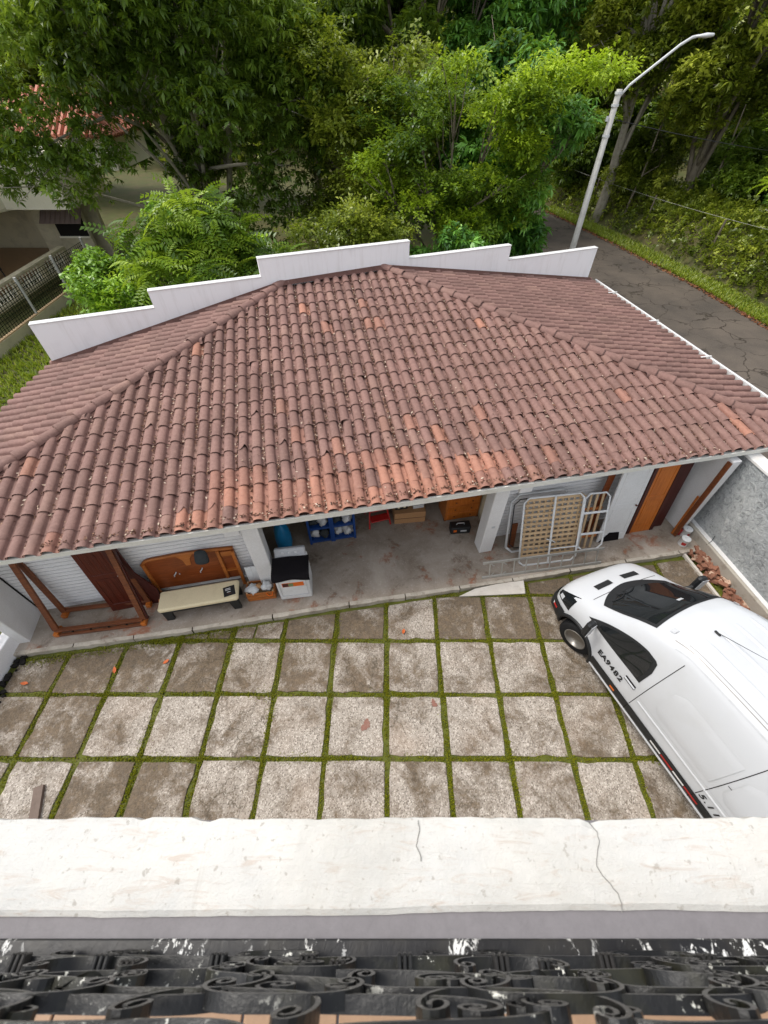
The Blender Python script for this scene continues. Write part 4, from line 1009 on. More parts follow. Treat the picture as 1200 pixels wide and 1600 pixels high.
# bench
T = thing('bench', 'long low bench with cream vinyl seat and black legs on the porch', 'bench', (-3.66, 4.13, ZP), AL)
MB().box((0, 0, .40), (1.50, .44, .11), None, .03).build('seat', 'cushion', T)
MB().box((0, 0, .315), (1.46, .40, .06), None, .01).build('frame', 'black_plastic', T)
for sx in (-1, 1):
    for sy in (-1, 1):
        MB().extr([(sx * .72, sy * .19, .30), (sx * .54, sy * .19, .30), (sx * .58, sy * .19, 0), (sx * .72, sy * .19, 0)], (0, -sy * .06, 0)).build('leg', 'black_plastic', T)
T = thing('booklet', 'black square leaflet with white print lying on the cream bench', 'leaflet', (-3.08, 4.21, ZP + .458), AL + .18)
MB().box((0, 0, 0), (.22, .22, .006)).build('sheet', 'black_plastic', T)
for k, (a, b, wd) in enumerate(((-.02, .06, .10), (-.02, .03, .10), (-.01, -.02, .07))): MB().box((a, b, .004), (wd, .014, .002)).build('print_line', 'white', T)
MB().box((0, -.06, .004), (.07, .012, .002)).build('print_line', 'rust', T)
# wooden crate with bags
T = thing('wooden_crate', 'slatted wooden crate between the bench and the white dryer', 'crate', (-2.55, 4.42, ZP), AL - .05)
for k in range(3):
    MB().box((0, -.15, .05 + k * .095), (.56, .014, .075), None, .003).build('slat', 'wood_honey', T)
    MB().box((0, .15, .05 + k * .095), (.56, .014, .075), None, .003).build('slat', 'wood_honey', T)
    for s in (-1, 1): MB().box((s * .275, 0, .05 + k * .095), (.014, .29, .075), None, .003).build('slat', 'wood_honey', T)
for s in (-1, 1):
    for t in (-1, 1): MB().box((s * .255, t * .13, .145), (.025, .025, .29)).build('corner_post', 'wood_pale', T)
MB().box((0, 0, .01), (.55, .29, .015)).build('base', 'wood_pale', T)
MB().tube([(.12, -.17, .25), (.17, -.18, .17), (.23, -.18, .18), (.25, -.17, .26)], .012, 6).build('strap', 'orange', T)
def lump(c, r, mat, name, label, cat, group=None, sq=(1, 1, 1), amp=.25, seed=0):
    rr = random.Random(seed); m = MB(); nu, nv = 14, 9; ph = [rr.uniform(0, 6) for _ in range(6)]; v = []
    for i in range(nv + 1):
        th = math.pi * i / nv
        for j in range(nu):
            a = 2 * math.pi * j / nu; q = 1 + amp * (math.sin(3 * a + ph[0] + 2 * th) * .5 + math.sin(5 * a + ph[1]) * math.sin(4 * th + ph[2]) * .6 + rr.uniform(-.3, .3) * .5)
            v.append((r * q * math.sin(th) * math.cos(a) * sq[0], r * q * math.sin(th) * math.sin(a) * sq[1], r * q * math.cos(th) * sq[2]))
    o = m.add(v, [(i * nu + j, (i + 1) * nu + j, (i + 1) * nu + (j + 1) % nu, i * nu + (j + 1) % nu) for i in range(nv) for j in range(nu)]).build(name, mat, None, True)
    o.location = c; return tag(o, label, cat, group)
lump((-2.70, 4.36, ZP + .27), .14, 'bag', 'plastic_bag', 'crumpled white plastic bag in the left half of the wooden crate', 'bag', None, (1, .8, .6), .3, 1)
lump((-2.42, 4.43, ZP + .29), .13, 'bag', 'plastic_bag', 'crumpled pale plastic bag in the crate, next to the dryer', 'bag', None, (.8, .8, .8), .3, 2)
lump((-2.57, 4.42, ZP + .30), .07, 'cardboard', 'paper_bundle', 'small brown paper bundle between the two plastic bags in the crate', 'bundle', None, (1, .8, .8), .3, 3)
T = thing('white_panel', 'thin white corrugated sheet standing behind the wooden crate', 'sheet', (-2.58, 4.62, ZP), AL); T.rotation_euler = (-.12, 0, AL)
for k in range(4): MB().box((-.19 + k * .125, 0, .32), (.122, .02, .62), None, .003).build('sheet_rib', 'white_metal', T)
# dryer
T = thing('clothes_dryer', 'white clothes dryer with grey control panel beside the porch column', 'appliance', (-1.86, 4.58, ZP), AL - .06)
MB().box((0, 0, .44), (.64, .56, .86), None, .02).build('cabinet', 'white_metal', T)
MB().box((0, .24, .95), (.60, .10, .18), Matrix.Rotation(-.35, 3, 'X'), .02).build('control_panel', 'silver', T)
for k in range(3): MB().lathe([(.028, 0), (.03, .012), (.02, .02)], (-.14 + k * .13, .185, .97), 12, 'y').build('knob', 'white_metal', T)
MB().tube([(-.26, -.286, .16), (.26, -.286, .16), (.26, -.286, .80), (-.26, -.286, .80), (-.26, -.286, .16)], .006, 5).build('door_outline', 'silver', T)
MB().box((0, -.283, .55), (.42, .006, .13)).build('energy_sticker', 'orange', T)
MB().box((-.145, -.287, .55), (.11, .004, .11)).build('sticker_print', 'wood_frame_dark', T)
MB().box((-.04, -.287, .55), (.09, .004, .11)).build('sticker_print', 'green', T)
T2 = MB().grid(lambda u, v: (-.36 + .72 * u, -.34 + .50 * v if v > .12 else -.335 - .01 * math.sin(9 * u), (.885 + .008 * math.sin(7 * u + 5 * v)) if v > .12 else .885 - .16 * (1 - v / .12) * (1 - .35 * math.sin(2.6 * u + .4))), 18, 12).build('draped_cloth', 'cloth_black', None, True)
T2.location = (-1.86, 4.58, ZP); T2.rotation_euler = (0, 0, AL - .06); tag(T2, 'black cloth draped over the top of the white dryer', 'cloth')

# ------------------------------------------------------------------ things inside the carport
o = lump((-2.22, 5.50, .62), .34, 'blue_bag', 'blue_bag', 'bright blue plastic sack hanging beside the left porch column', 'bag', None, (.5, .6, 1.5), .12, 5)
def blue_rack(X, Y, label, seed):
    T = thing('blue_rack', label, 'rack', (X, Y, ZP), AL, 'blue racks in the carport')
    for sx in (-1, 1):
        for sy in (-1, 1): MB().beam((sx * .24, sy * .22, 0), (sx * .24, sy * .22, .95), .05, .05).build('post', 'blue', T)
    for z in (.06, .50, .92):
        for sy in (-1, 1): MB().beam((-.24, sy * .22, z), (.24, sy * .22, z), .03, .05).build('rail', 'blue', T)
        for sx in (-1, 1): MB().beam((sx * .24, -.22, z), (sx * .24, .22, z), .03, .05).build('rail', 'blue', T)
    for z in (.09, .53): MB().box((0, 0, z), (.46, .42, .012)).build('shelf', 'blue', T)
    rr = random.Random(seed)
    for z in (.10, .54):
        for k in range(6): lump(wl(*gl(X, Y)[:2], 0)[:2] + (ZP + z + .09,), .12, 'bag' if k % 3 else 'cloth_grey', 'wrapped_pack', 'x', 'pack') if False else None
    return T
blue_rack(-1.50, 5.98, 'left blue rack of plastic-wrapped packs inside the carport', 1)
blue_rack(-.98, 6.08, 'right blue rack of plastic-wrapped packs, next to the red step stool', 2)
rr = random.Random(3); nl = 0
for (X, Y, side) in ((-1.50, 5.98, 'left'), (-.98, 6.08, 'right')):
    for zi, z in enumerate((.22, .64)):
        for k in range(4):
            o = lump((X + (-.11 + .22 * (k % 2)), Y - .10 + .17 * (k // 2), ZP + z), .135, 'galv' if rr.random() < .5 else 'cloth_grey', 'wrapped_pack', 'crumpled plastic-wrapped pack on the %s shelf of the %s blue rack' % (('lower', 'upper')[zi], side), 'pack', 'packs on the %s shelf of the %s blue rack' % (('lower', 'upper')[zi], side), (.85, .8, .9), .35, 20 + nl); nl += 1
    for zi, z in enumerate((.98,)):
        lump((X, Y, ZP + 1.03), .15, 'cloth_grey', 'wrapped_pack', 'crumpled plastic-wrapped pack on top of the %s blue rack' % side, 'pack', None, (1.3, 1.1, .5), .35, 60 + nl); nl += 1
T = thing('step_stool', 'red metal folding step stool standing in the carport', 'stool', (-.18, 6.42, ZP), AL + .1)
for s in (-1, 1):
    MB().beam((s * .26, -.20, 0), (s * .17, .06, .78), .035, .02).build('leg', 'red', T)
    MB().beam((s * .24, .30, 0), (s * .17, .08, .78), .035, .02).build('leg', 'red', T)
for z, y in ((.26, -.14), (.52, -.05)): MB().box((0, y, z), (.44, .20, .03), None, .006).build('tread', 'red', T)
MB().box((0, .07, .79), (.38, .24, .035), None, .008).build('top_step', 'red', T)
T = thing('cardboard_box', 'brown cardboard carton between the red step stool and the wooden chest', 'box', (.56, 6.58, ZP), AL - .08)
MB().box((0, 0, .18), (.74, .46, .36), None, .006).build('carton', 'cardboard', T)
MB().box((0, -.234, .18), (.74, .004, .008)).build('flap_seam', 'dark', T); MB().box((0, 0, .363), (.74, .05, .004)).build('tape', 'cushion', T)
T = thing('tool_case', 'small black case with silver clasps on top of the cardboard carton', 'case', (.36, 6.56, ZP + .366), AL)
MB().box((0, 0, .07), (.30, .24, .14), None, .015).build('case_body', 'black_plastic', T)
for s in (-1, 1): MB().box((s * .07, -.124, .09), (.05, .012, .04)).build('clasp', 'cushion', T)
T = thing('pale_box', 'pale grey box on the right end of the cardboard carton', 'box', (.76, 6.62, ZP + .366), AL)
MB().box((0, 0, .05), (.26, .26, .10), None, .008).build('box_body', 'bag', T); MB().box((0, 0, .103), (.27, .27, .012), None, .003).build('lid', 'white', T)
T = thing('wooden_chest', 'orange wooden chest of drawers at the back of the carport', 'chest', (1.78, 6.72, ZP), AL)
MB().box((0, 0, .52), (.84, .50, 1.0), None, .012).build('carcass', 'wood_honey', T)
for k in range(4): 
    d_ = MB().box((0, -.255, .16 + k * .235), (.74, .02, .21), None, .006).build('drawer', 'wood_orange', T)
    for s in (-1, 1): MB().lathe([(.012, 0), (.02, -.02), (.0, -.03)], (s * .2, -.265, .16 + k * .235), 10, 'y').build('knob', 'wood_brown', d_)
for s in (-1, 1): MB().box((s * .40, -.22, .03), (.05, .05, .06)).build('foot', 'wood_brown', T)
MB().box((0, -.01, 1.03), (.90, .55, .03), None, .008).build('top', 'wood_honey', T)
T = thing('toolbox', 'black plastic toolbox with orange latch on the floor before the wooden chest', 'toolbox', (1.75, 6.12, ZP), AL - .1)
MB().box((0, 0, .09), (.46, .22, .18), None, .02).build('box_body', 'black_plastic', T)
MB().box((0, 0, .20), (.47, .23, .05), None, .018).build('lid', 'black_plastic', T)
MB().tube([(-.09, 0, .22), (-.08, 0, .27), (.08, 0, .27), (.09, 0, .22)], .012, 6).build('handle', 'silver', T)
MB().box((-.14, -.12, .13), (.07, .012, .06)).build('latch', 'orange', T); MB().box((.06, -.117, .12), (.14, .006, .05)).build('label_plate', 'silver', T)

# ------------------------------------------------------------------ things on the right of the porch
# white tubular bed frame leaning on the wall
T = thing('bed_frame', 'white tubular steel bunk frame leaning over the wooden slats', 'bed frame', (3.58, 5.22, ZP), AL - .05); T.rotation_euler = (-.42, 0, AL - .06)
def rrect(x0, x1, z0, z1, c, y=0): return [(x0, y, z0 + c), (x0, y, z1 - c), (x0 + c, y, z1), (x1 - c, y, z1), (x1, y, z1 - c), (x1, y, z0 + c), (x1 - c, y, z0), (x0 + c, y, z0), (x0, y, z0 + c)]
MB().tube(rrect(-.66, .64, .0, 1.60, .10, -.03), .022, 8).build('main_frame', 'white_metal', T, True)
MB().tube(rrect(.67, 1.22, .22, 1.56, .10, -.03), .020, 8).build('side_frame', 'white_metal', T, True)
MB().tube([(.0, -.05, .0), (.0, -.05, 1.60)], .022, 8).build('upright', 'white_metal', T)
for z in (.62, 1.12): MB().beam((.67, -.03, z), (1.22, -.03, z), .02, .05).build('cross_bar', 'white_metal', T)
for z in (.34,): MB().tube([(.0, -.03, z), (.64, -.03, z)], .014, 6).build('cross_bar', 'white_metal', T)
MB().tube([(-.1, -.06, .62), (.02, -.10, .58), (.10, -.07, .52)], .012, 6).build('strap', 'bag', T)
T = thing('slatted_panel', 'wooden lattice of bed slats leaning behind the white frame', 'slat panel', (3.62, 5.36, ZP), AL - .05); T.rotation_euler = (-.36, 0, AL - .06)
for k in range(13): MB().box((-.03, -.02, .10 + k * .115), (1.26, .018, .058), None, .003).build('slat', 'wood_pale', T)
for k in range(10): MB().box((-.60 + k * .127, .004, .78), (.045, .02, 1.50), None, .003).build('upright_slat', 'wood_pale', T)
T = thing('slat_ladder', 'narrow wooden slats standing beside the lattice under the side frame', 'slat panel', (4.50, 5.60, ZP), AL - .05); T.rotation_euler = (-.36, 0, AL - .06)
for k in range(4): MB().box((-.22 + k * .14, 0, .68), (.05, .02, 1.36), Matrix.Rotation(.05, 3, 'Y'), .003).build('slat', 'wood_pale', T)
for z in (.3, 1.0): MB().box((0, .022, z), (.56, .02, .06), None, .003).build('batten', 'wood_honey', T)
T = thing('grey_frame', 'rounded grey tubular frame at left of the wooden lattice', 'frame', (2.90, 5.50, ZP), AL); T.rotation_euler = (-.30, 0, AL - .03)
MB().tube(rrect(-.20, 1.1, .0, 1.48, .16), .028, 8).build('outer_tube', 'galv', T, True)
MB().tube(rrect(-.12, 1.0, .1, 1.36, .12), .012, 6).build('inner_tube', 'black_plastic', T, True)

T = thing('pine_board', 'short brown board on the porch behind the grey frame', 'board', (2.86, 5.62, ZP), AL); T.rotation_euler = (-.2, 0, AL)
MB().box((0, 0, .35), (.14, .03, .70), None, .004).build('board', 'wood_brown', T)
# ladder lying on its edge
T = thing('ladder', 'long aluminium ladder lying on its edge along the porch front', 'ladder', (3.42, 4.98, ZP), math.atan2(.42, 2.7)); T.rotation_euler = (-.35, 0, math.atan2(.40, 2.7))
for z in (.03, .40): MB().box((0, 0, z), (2.72, .03, .06), None, .006).build('side_rail', 'alu', T)
for k in range(10):
    x = -1.2 + k * .27; MB().tube([(x, 0, .04), (x, 0, .39)], .016, 8).build('rung', 'alu', T)
for x in (-1.2, -.93):
    for s in (-1, 1): MB().beam((x, -.01, .05 if s < 0 else .38), (x + .09, -.01, .12 if s < 0 else .31), .008, .02).build('brace', 'alu', T)
# doors and boards on the right
D = leaning_door('white_door', 'white two-panel door leaning on the siding left of the orange door', 5.20, 5.84, .68, 2.05, .17, 'door_white', AL - .02)
MB().lathe([(.012, 0), (.022, -.02), (.02, -.04), (.0, -.045)], (.27, -.02, 1.0), 10, 'y').build('knob', 'rust', D)
MB().extr([(-.30, -.024, .0), (.20, -.024, .0), (.14, -.024, .24), (-.10, -.024, .26)], (0, -.012, 0)).build('dark_patch', 'cloth_black', D)
leaning_door('orange_door', 'bright orange varnished wooden door in dark frame leaning near the porch end', 5.98, 6.10, .52, 2.05, .16, 'wood_orange', AL, edge='wood_frame_dark')
leaning_door('brown_panel', 'dark brown wood panel standing between the orange door and the end wall', 6.46, 6.26, .26, 2.02, .15, 'wood_frame_dark', AL, panels=(), cat='panel')
T = thing('red_board', 'narrow red-brown board standing behind the white door', 'board', (4.72, 6.02, ZP), AL); T.rotation_euler = (-.10, 0, AL)
MB().box((0, 0, .98), (.15, .03, 1.95), None, .004).build('board', 'wood_panel', T)
T = thing('leaning_plank', 'long brown plank leaning against the white end wall behind the paint tins', 'plank', (6.72, 5.98, ZP), AL)
MB().beam((.02, -.02, .02), (.17, .14, 2.1), .035, .10, (0, 1, 0)).build('plank', 'wood_brown', T)
MB().beam((.0, .03, .02), (.13, .18, 1.1), .02, .05, (0, 1, 0)).build('batten', 'wood_honey', T)
def tin(X, Y, label, mat, lidmat, r=.085, h=.19, rot=0):
    T = thing('paint_tin', label, 'paint tin', (X, Y, ZP), rot, 'paint tins at the porch end')
    MB().lathe([(r * .98, 0), (r, .01), (r, h - .012), (r * 1.03, h - .01), (r * 1.03, h), (r * .90, h)], (0, 0, 0), 20).build('can', mat, T, True)
    MB().lathe([(r * .9, h - .016), (r * .88, h - .010), (.0, h - .009)], (0, 0, 0), 20).build('lid', lidmat, T)
    MB().grid(lambda u, v: (r * 1.004 * math.cos(-2.6 + 1.0 * u), r * 1.004 * math.sin(-2.6 + 1.0 * u), .05 + .08 * v), 6, 2).build('label_band', 'red', T)
    MB().tube([(r * math.cos(t), 0.02 * math.sin(t) - .0, h - .03 + .03 * math.sin(t)) for t in np.linspace(0, math.pi, 10)], .003, 5).build('wire_handle', 'steel', T)
    return T
tin(6.83, 5.72, 'white paint tin with brown lid nearest the porch edge', 'white_metal', 'rust', .095, .20)
tin(7.00, 6.00, 'white paint tin with dark lid by the plinth, behind the nearest tin', 'white_metal', 'wood_frame_dark', .10, .21, .8)
tin(6.86, 6.05, 'small red paint tin beside the foot of the leaning plank', 'red', 'red', .075, .15, 2)
# cement step, rubble, bracket, fallen leaves
kind(MB().extr([(1.55, 4.40, .012), (2.96, 4.47, .012), (2.98, 4.78, .05), (2.35, 4.66, .06), (1.9, 4.56, .05)], (0, 0, .03)).build('cement_step', 'cement'), 'structure')
rr = random.Random(9)
nb = 0
for k in range(170):
    t = rr.random(); y = 5.55 - 2.6 * t; xa = 6.86 + (5.55 - y) * .165 + rr.uniform(.02, .40)
    L, W_, H_ = rr.uniform(.07, .22), rr.uniform(.05, .13), rr.uniform(.03, .08); z = .0 + rr.uniform(.0, .12)
    v = [(sx * L / 2 * rr.uniform(.6, 1.1), sy * W_ / 2 * rr.uniform(.6, 1.1), sz * H_ / 2 * rr.uniform(.7, 1.1)) for sx in (-1, 1) for sy in (-1, 1) for sz in (-1, 1)]
    o = MB().add(v, [(0, 1, 3, 2), (4, 6, 7, 5), (0, 4, 5, 1), (2, 3, 7, 6), (0, 2, 6, 4), (1, 5, 7, 3)]).build('brick_fragment', 'terracotta' if rr.random() < .8 else 'rubble_pale')
    o.location = (xa, y, z + .02); o.rotation_euler = (rr.uniform(-.5, .5), rr.uniform(-.5, .5), rr.uniform(0, 6))
    tag(o, 'broken red brick fragment in the rubble strip beside the roughcast wall', 'brick', 'brick fragments in the rubble strip')
T = thing('metal_bracket', 'brown steel channel lying on the paving beside the balcony ledge', 'bracket', (-5.28, .76, .012), .35)
MB().box((0, 0, .05), (.13, .62, .012)).build('web', 'channel', T)
for s in (-1, 1): MB().box((s * .06, 0, .025), (.012, .62, .05)).build('flange', 'channel', T)
for k in range(3): MB().box((-.068, -.2 + k * .2, .03), (.004, .09, .02)).build('slot', 'dark', T)
for k, (x, y, lab) in enumerate(((-4.12, 3.02, 'orange fallen leaf between two dark slabs in front of the bench'), (-5.02, 2.86, 'orange fallen leaf on the dark slab left of the bench'), (-6.55, 2.62, 'small orange fallen leaf near the low barred wall'), (.36, 3.62, 'reddish fallen leaf on a slab before the carport'))):
    m = MB(); L = .065; pts = [(-L, 0, .0), (-L * .4, .03, .012), (L * .4, .027, .014), (L, 0, .03), (L * .4, -.027, .014), (-L * .4, -.03, .012)]
    o = m.add(pts + [(0, 0, .004)], [(0, 6, 1), (1, 6, 2), (2, 6, 3), (3, 6, 4), (4, 6, 5), (5, 6, 0)]).build('fallen_leaf', 'fallen'); o.location = (x, y, .022); o.rotation_euler = (0, 0, k * 1.3 + .6)
    tag(o, lab, 'leaf')

# ------------------------------------------------------------------ balcony ledge, railing and floor in the foreground
LZ = 6.5
BH = thing('house_balcony', 'white plastered house ledge across the foreground with grey inner band', 'ledge', (0, 0, 0))
MB().box((0, -.06, 3.1), (9.2, .18, 6.4)).build('house_wall', 'white_wall', BH)
MB().box((0, -.036, LZ - .062), (9.2, .262, .12), None, .004).build('coping', 'grey_paint', BH)
m = MB(); v = []; nxl = 420
rg = np.cumsum(rng.normal(0, .0012, nxl + 1)); rg -= np.linspace(rg[0], rg[-1], nxl + 1)
for i in range(nxl + 1):
    x = -4.6 + 9.2 * i / nxl; fe = .098 + .002 * math.sin(x * 9) + rng.normal(0, .0009) - (.006 if rng.random() < .03 else 0); be = -.056 + .003 * math.sin(x * 2.1) + rg[i] * .35
    for (y, z) in ((fe + .003, LZ - .03), (fe, LZ + .0), (fe - .012, LZ + .006)): v.append((x, y, z))
    for t in (.25, .5, .75): v.append((x, fe - .012 + (be + .01 - fe + .012) * t, LZ + .007 + .0015 * math.sin(x * 5 + t * 7)))
    for (y, z) in ((be + .01, LZ + .0065), (be, LZ + .001)): v.append((x, y, z))
k = 8; m.add(v, [(i * k + j + 1, (i + 1) * k + j + 1, (i + 1) * k + j, i * k + j) for i in range(nxl) for j in range(k - 1)])
o = m.build('white_coat', 'ledge', BH, False)
if o.data.polygons[4].normal.z < 0: o.data.flip_normals()
# crack across the white coat
cp = [(.452 + .012 * math.sin(t * 9) + .015 * t + random.uniform(-.002, .002), .094 - .148 * t, LZ + .0085) for t in np.linspace(0, 1, 22)]
MB().tube(cp, .0009, 4).build('crack', 'steel', BH)
MB().tube([(.072 + .004 * math.sin(t * 8) + random.uniform(-.002, .002), .094 - .07 * t, LZ + .0088) for t in np.linspace(0, 1, 12)], .0008, 4).build('crack', 'steel', BH)
FL = kind(MB().box((0, -1.45, 5.50), (9.2, 2.4, .16)).build('balcony_floor', 'grey_paint'), 'structure')
for r in range(4):
    for i in range(-13, 14): MB().box((i * .305, -.42 - r * .305, 5.585), (.297, .297, .016), None, .003).build('floor_tile', 'floor_tile', FL)
RA = thing('iron_railing', 'black wrought iron scroll railing with flaking paint on the balcony ledge', 'railing', (0, -.113, LZ))
MB().box((0, 0, .032), (9.0, .050, .010), None, .002).build('bottom_rail', 'chipped', RA)
for x in np.arange(-4, 4.1, .8): MB().box((float(x), 0, .013), (.04, .03, .03)).build('rail_foot', 'chipped', RA)
def scroll_path(kind_, n=70, power=2.2, turn=1.55):
    s = np.linspace(0, 1, n); t = 2 * s - 1
    kap = np.abs(t) ** power * (np.sign(t) if kind_ == 'S' else 1)
    ang = np.cumsum(kap); ang *= (2 * math.pi * turn) / max(1e-6, np.sum(np.abs(kap)) / 2) ; ang -= ang[n // 2]
    x, z = np.cumsum(np.cos(ang)), np.cumsum(np.sin(ang)); x -= (x.min() + x.max()) / 2; z -= (z.min() + z.max()) / 2
    return x / (x.max() - x.min()), z / (z.max() - z.min())
def band(path, wd, th, y=0):
    m = MB(); k = len(path); v = []
    for i in range(k):
        a, b = path[max(0, i - 1)], path[min(k - 1, i + 1)]; dx, dz = b[0] - a[0], b[1] - a[1]; L = math.hypot(dx, dz) or 1; nx_, nz_ = -dz / L * th / 2, dx / L * th / 2; p = path[i]
        v += [(p[0] - nx_, y - wd / 2, p[1] - nz_), (p[0] + nx_, y - wd / 2, p[1] + nz_), (p[0] + nx_, y + wd / 2, p[1] + nz_), (p[0] - nx_, y + wd / 2, p[1] - nz_)]
    f = [(i * 4 + j, i * 4 + (j + 1) % 4, i * 4 + 4 + (j + 1) % 4, i * 4 + 4 + j) for i in range(k - 1) for j in range(4)] + [(3, 2, 1, 0), tuple(4 * k - 4 + j for j in range(4))]
    return m.add(v, f)
def scroll(cx, cz, wd, ht, kind_, flip=1, rot=0, y=0, band_w=.030, turn=1.55):
    x, z = scroll_path(kind_, turn=turn); x = x * wd * flip; z = z * ht; c, s = math.cos(rot), math.sin(rot)
    pts = [(cx + a * c - b * s, cz + a * s + b * c) for a, b in zip(x, z)]
    return fix_normals(band(pts, band_w, .006, y).build('scroll', 'scroll', RA, False))
def collar(x, z, rot=0):
    o = MB()
    for k in range(3): o.box((x - .009 + k * .009, 0, z), (.007, .034, .022), None, .002)
    o.build('collar', 'black_iron', RA)
def ornament(x, z, a, s=1.0):
    m = MB(); n = 8; v = []
    for i in range(n + 1):
        t = i / n; L = .13 * s * t; wdt = .030 * s * math.sin(math.pi * min(1, t * 1.05 + .06)); bend = .5 * t * t
        px, pz_ = x + L * math.cos(a + bend), z + L * math.sin(a + bend)
        v += [(px, -wdt, pz_ + .006), (px, 0, pz_ - .004), (px, wdt, pz_ + .006)]
    f = [(i * 3 + j, i * 3 + j + 1, i * 3 + 4 + j, i * 3 + 3 + j) for i in range(n) for j in range(2)]
    m.add(v, f).build('leaf_ornament', 'scroll', RA, True)
rs = random.Random(5)
for i in range(-4, 5):
    cx = i * .33 + .03; q = 1 if i % 2 else -1
    scroll(cx, .125, .38, .13, 'S', q, .06 * q, 0, .024)
    scroll(cx + .165, .19, .17, .10, 'C', 1, math.pi if i % 2 else 0, .002, .022)
    scroll(cx - .06, .235, .30, .13, 'S', -q, -.10 * q, -.002, .022)
    scroll(cx + .11, .085, .14, .06, 'C', 1, 0 if i % 2 else math.pi, .001, .022)
    scroll(cx + .03, .31, .22, .13, 'C', 1, math.pi, .0, .020)
    scroll(cx + .15, .29, .26, .12, 'S', q, .25, .001, .018)
    scroll(cx - .05, .40, .30, .14, 'S', -q, .08, .0, .016)
    scroll(cx + .12, .44, .22, .13, 'C', 1, .2, .002, .015)
    scroll(cx + .02, .50, .28, .15, 'S', q, -.12, -.002, .014)
    scroll(cx + .17, .365, .20, .10, 'C', 1, math.pi, .003, .016)
    for c_ in ((.01, .135), (.17, .15), (-.10, .21)): collar(cx + c_[0] + rs.uniform(-.01, .01), c_[1])
    for a_ in range(2): ornament(cx + rs.uniform(-.16, .16), rs.uniform(.10, .28), rs.uniform(-1, 3.5), rs.uniform(.3, .5))
MB().tube([(.40, .0, .36), (.72, .0, .11)], .006, 6).build('diagonal_bar', 'scroll', RA)

# ------------------------------------------------------------------ street lamp and wire
T = thing('street_lamp', 'tall pale street lamp with long angled arm beside the road', 'street lamp', (7.1, 17.8, 0))
MB().tube([(0, 0, -.1), (0, 0, 6.9)], [.125, .085], 10).build('pole', 'lamp_post', T, True)
MB().tube([(.03, 0, 6.7), (.25, 0, 6.98), (1.35, 0, 7.78), (1.62, 0, 7.92), (1.78, 0, 7.95)], .036, 8).build('arm', 'galv', T, True)
lh = MB().lathe([(.0, -.02), (.04, .0), (.07, .14), (.10, .30), (.07, .48), (.0, .52)], (0, 0, 0), 12, 'x').build('lamp_head', 'galv', T, True); lh.location = (1.70, 0, 7.94); lh.scale = (1, 1.15, .55); lh.rotation_euler = (0, -.06, 0)
for z in (6.82, 6.55, 5.85): MB().lathe([(.10, z - .03), (.112, z - .03), (.112, z + .03), (.10, z + .03)], (0, 0, 0), 12).build('clamp_band', 'galv', T)
MB().box((-.13, -.03, 6.25), (.07, .06, .12)).build('wire_bracket', 'galv', T)
def sagwire(a, b, sag, n=24): return [tuple(Vector(a).lerp(Vector(b), t) - Vector((0, 0, sag * 4 * t * (1 - t)))) for t in np.linspace(0, 1, n)]
tag(MB().tube(sagwire((7.1, 17.8, 6.25), (25, 24.5, 4.2), .25), .011, 5).build('overhead_wire', 'black_plastic'), 'thin overhead wire running from the street lamp to the right', 'wire')
tag(MB().tube(sagwire((11.9, 40, 2.4), (19, 19, 2.3), .3), .007, 5).build('fence_wire', 'lamp_post'), 'pale wire strung along the overgrown bank beyond the road', 'wire')

# ------------------------------------------------------------------ neighbour's house, terrace and fence at upper left
NH = thing('neighbour_house', 'cream two-storey house with terrace and red tile roof behind the trees', 'house', (0, 0, 0))
MB().box((-22.0, 23.5, 4.15), (8.0, 13.0, 2.9), None, .02).build('upper_wall', 'cream_wall', NH)
MB().box((-22.4, 22.0, 1.0), (.3, 12, 3.4)).build('back_wall', 'cream_wall', NH)
MB().box((-18.9, 26.6, 1.2), (7.0, .25, 3.0)).build('end_wall', 'cream_dirty', NH)
MB().box((-17.0, 25.6, 1.2), (2.6, .2, 2.9)).build('side_wall', 'cream_dirty', NH)
MB().box((-16.6, 25.7, 3.7), (3.2, 4.0, 2.1)).build('rear_wing', 'cream_wall', NH)
MB().box((-18.2, 17.6, 1.2), (.35, .35, 2.9)).build('pier', 'cream_wall', NH)
# arch between the piers
am = MB(); n = 14
for i in range(n):
    t0, t1 = i / n, (i + 1) / n; z = lambda t: 2.25 + .45 * math.sin(math.pi * t) ** .6
    y0, y1 = 17.6 + 7.8 * t0, 17.6 + 7.8 * t1
    am.add([(-18.05, y0, z(t0)), (-18.05, y1, z(t1)), (-18.05, y1, 2.8), (-18.05, y0, 2.8), (-18.3, y0, z(t0)), (-18.3, y1, z(t1)), (-18.3, y1, 2.8), (-18.3, y0, 2.8)], [(0, 1, 2, 3), (0, 4, 5, 1), (7, 6, 5, 4)])
am.build('arch', 'cream_wall', NH)
MB().add([(-17.6, 25.45, 2.35), (-15.5, 25.45, 2.35), (-15.3, 24.5, 1.9), (-17.4, 24.5, 1.9)], [(0, 1, 2, 3)]).build('awning', 'awning', NH)
for k in range(9): MB().beam((-17.55 + k * .25, 25.4, 2.37), (-17.36 + k * .25, 24.5, 1.92), .03, .02).build('awning_rib', 'awning', NH)
MB().box((-16.5, 25.46, 1.55), (1.5, .06, .9)).build('opening', 'dark', NH)
MB().box((-16.5, 25.43, 1.1), (1.6, .12, .08)).build('sill', 'cream_wall', NH)
MB().box((-20.0, 21.8, .25), (4.8, 9.0, .2)).build('terrace_floor', 'floor_tile', NH)
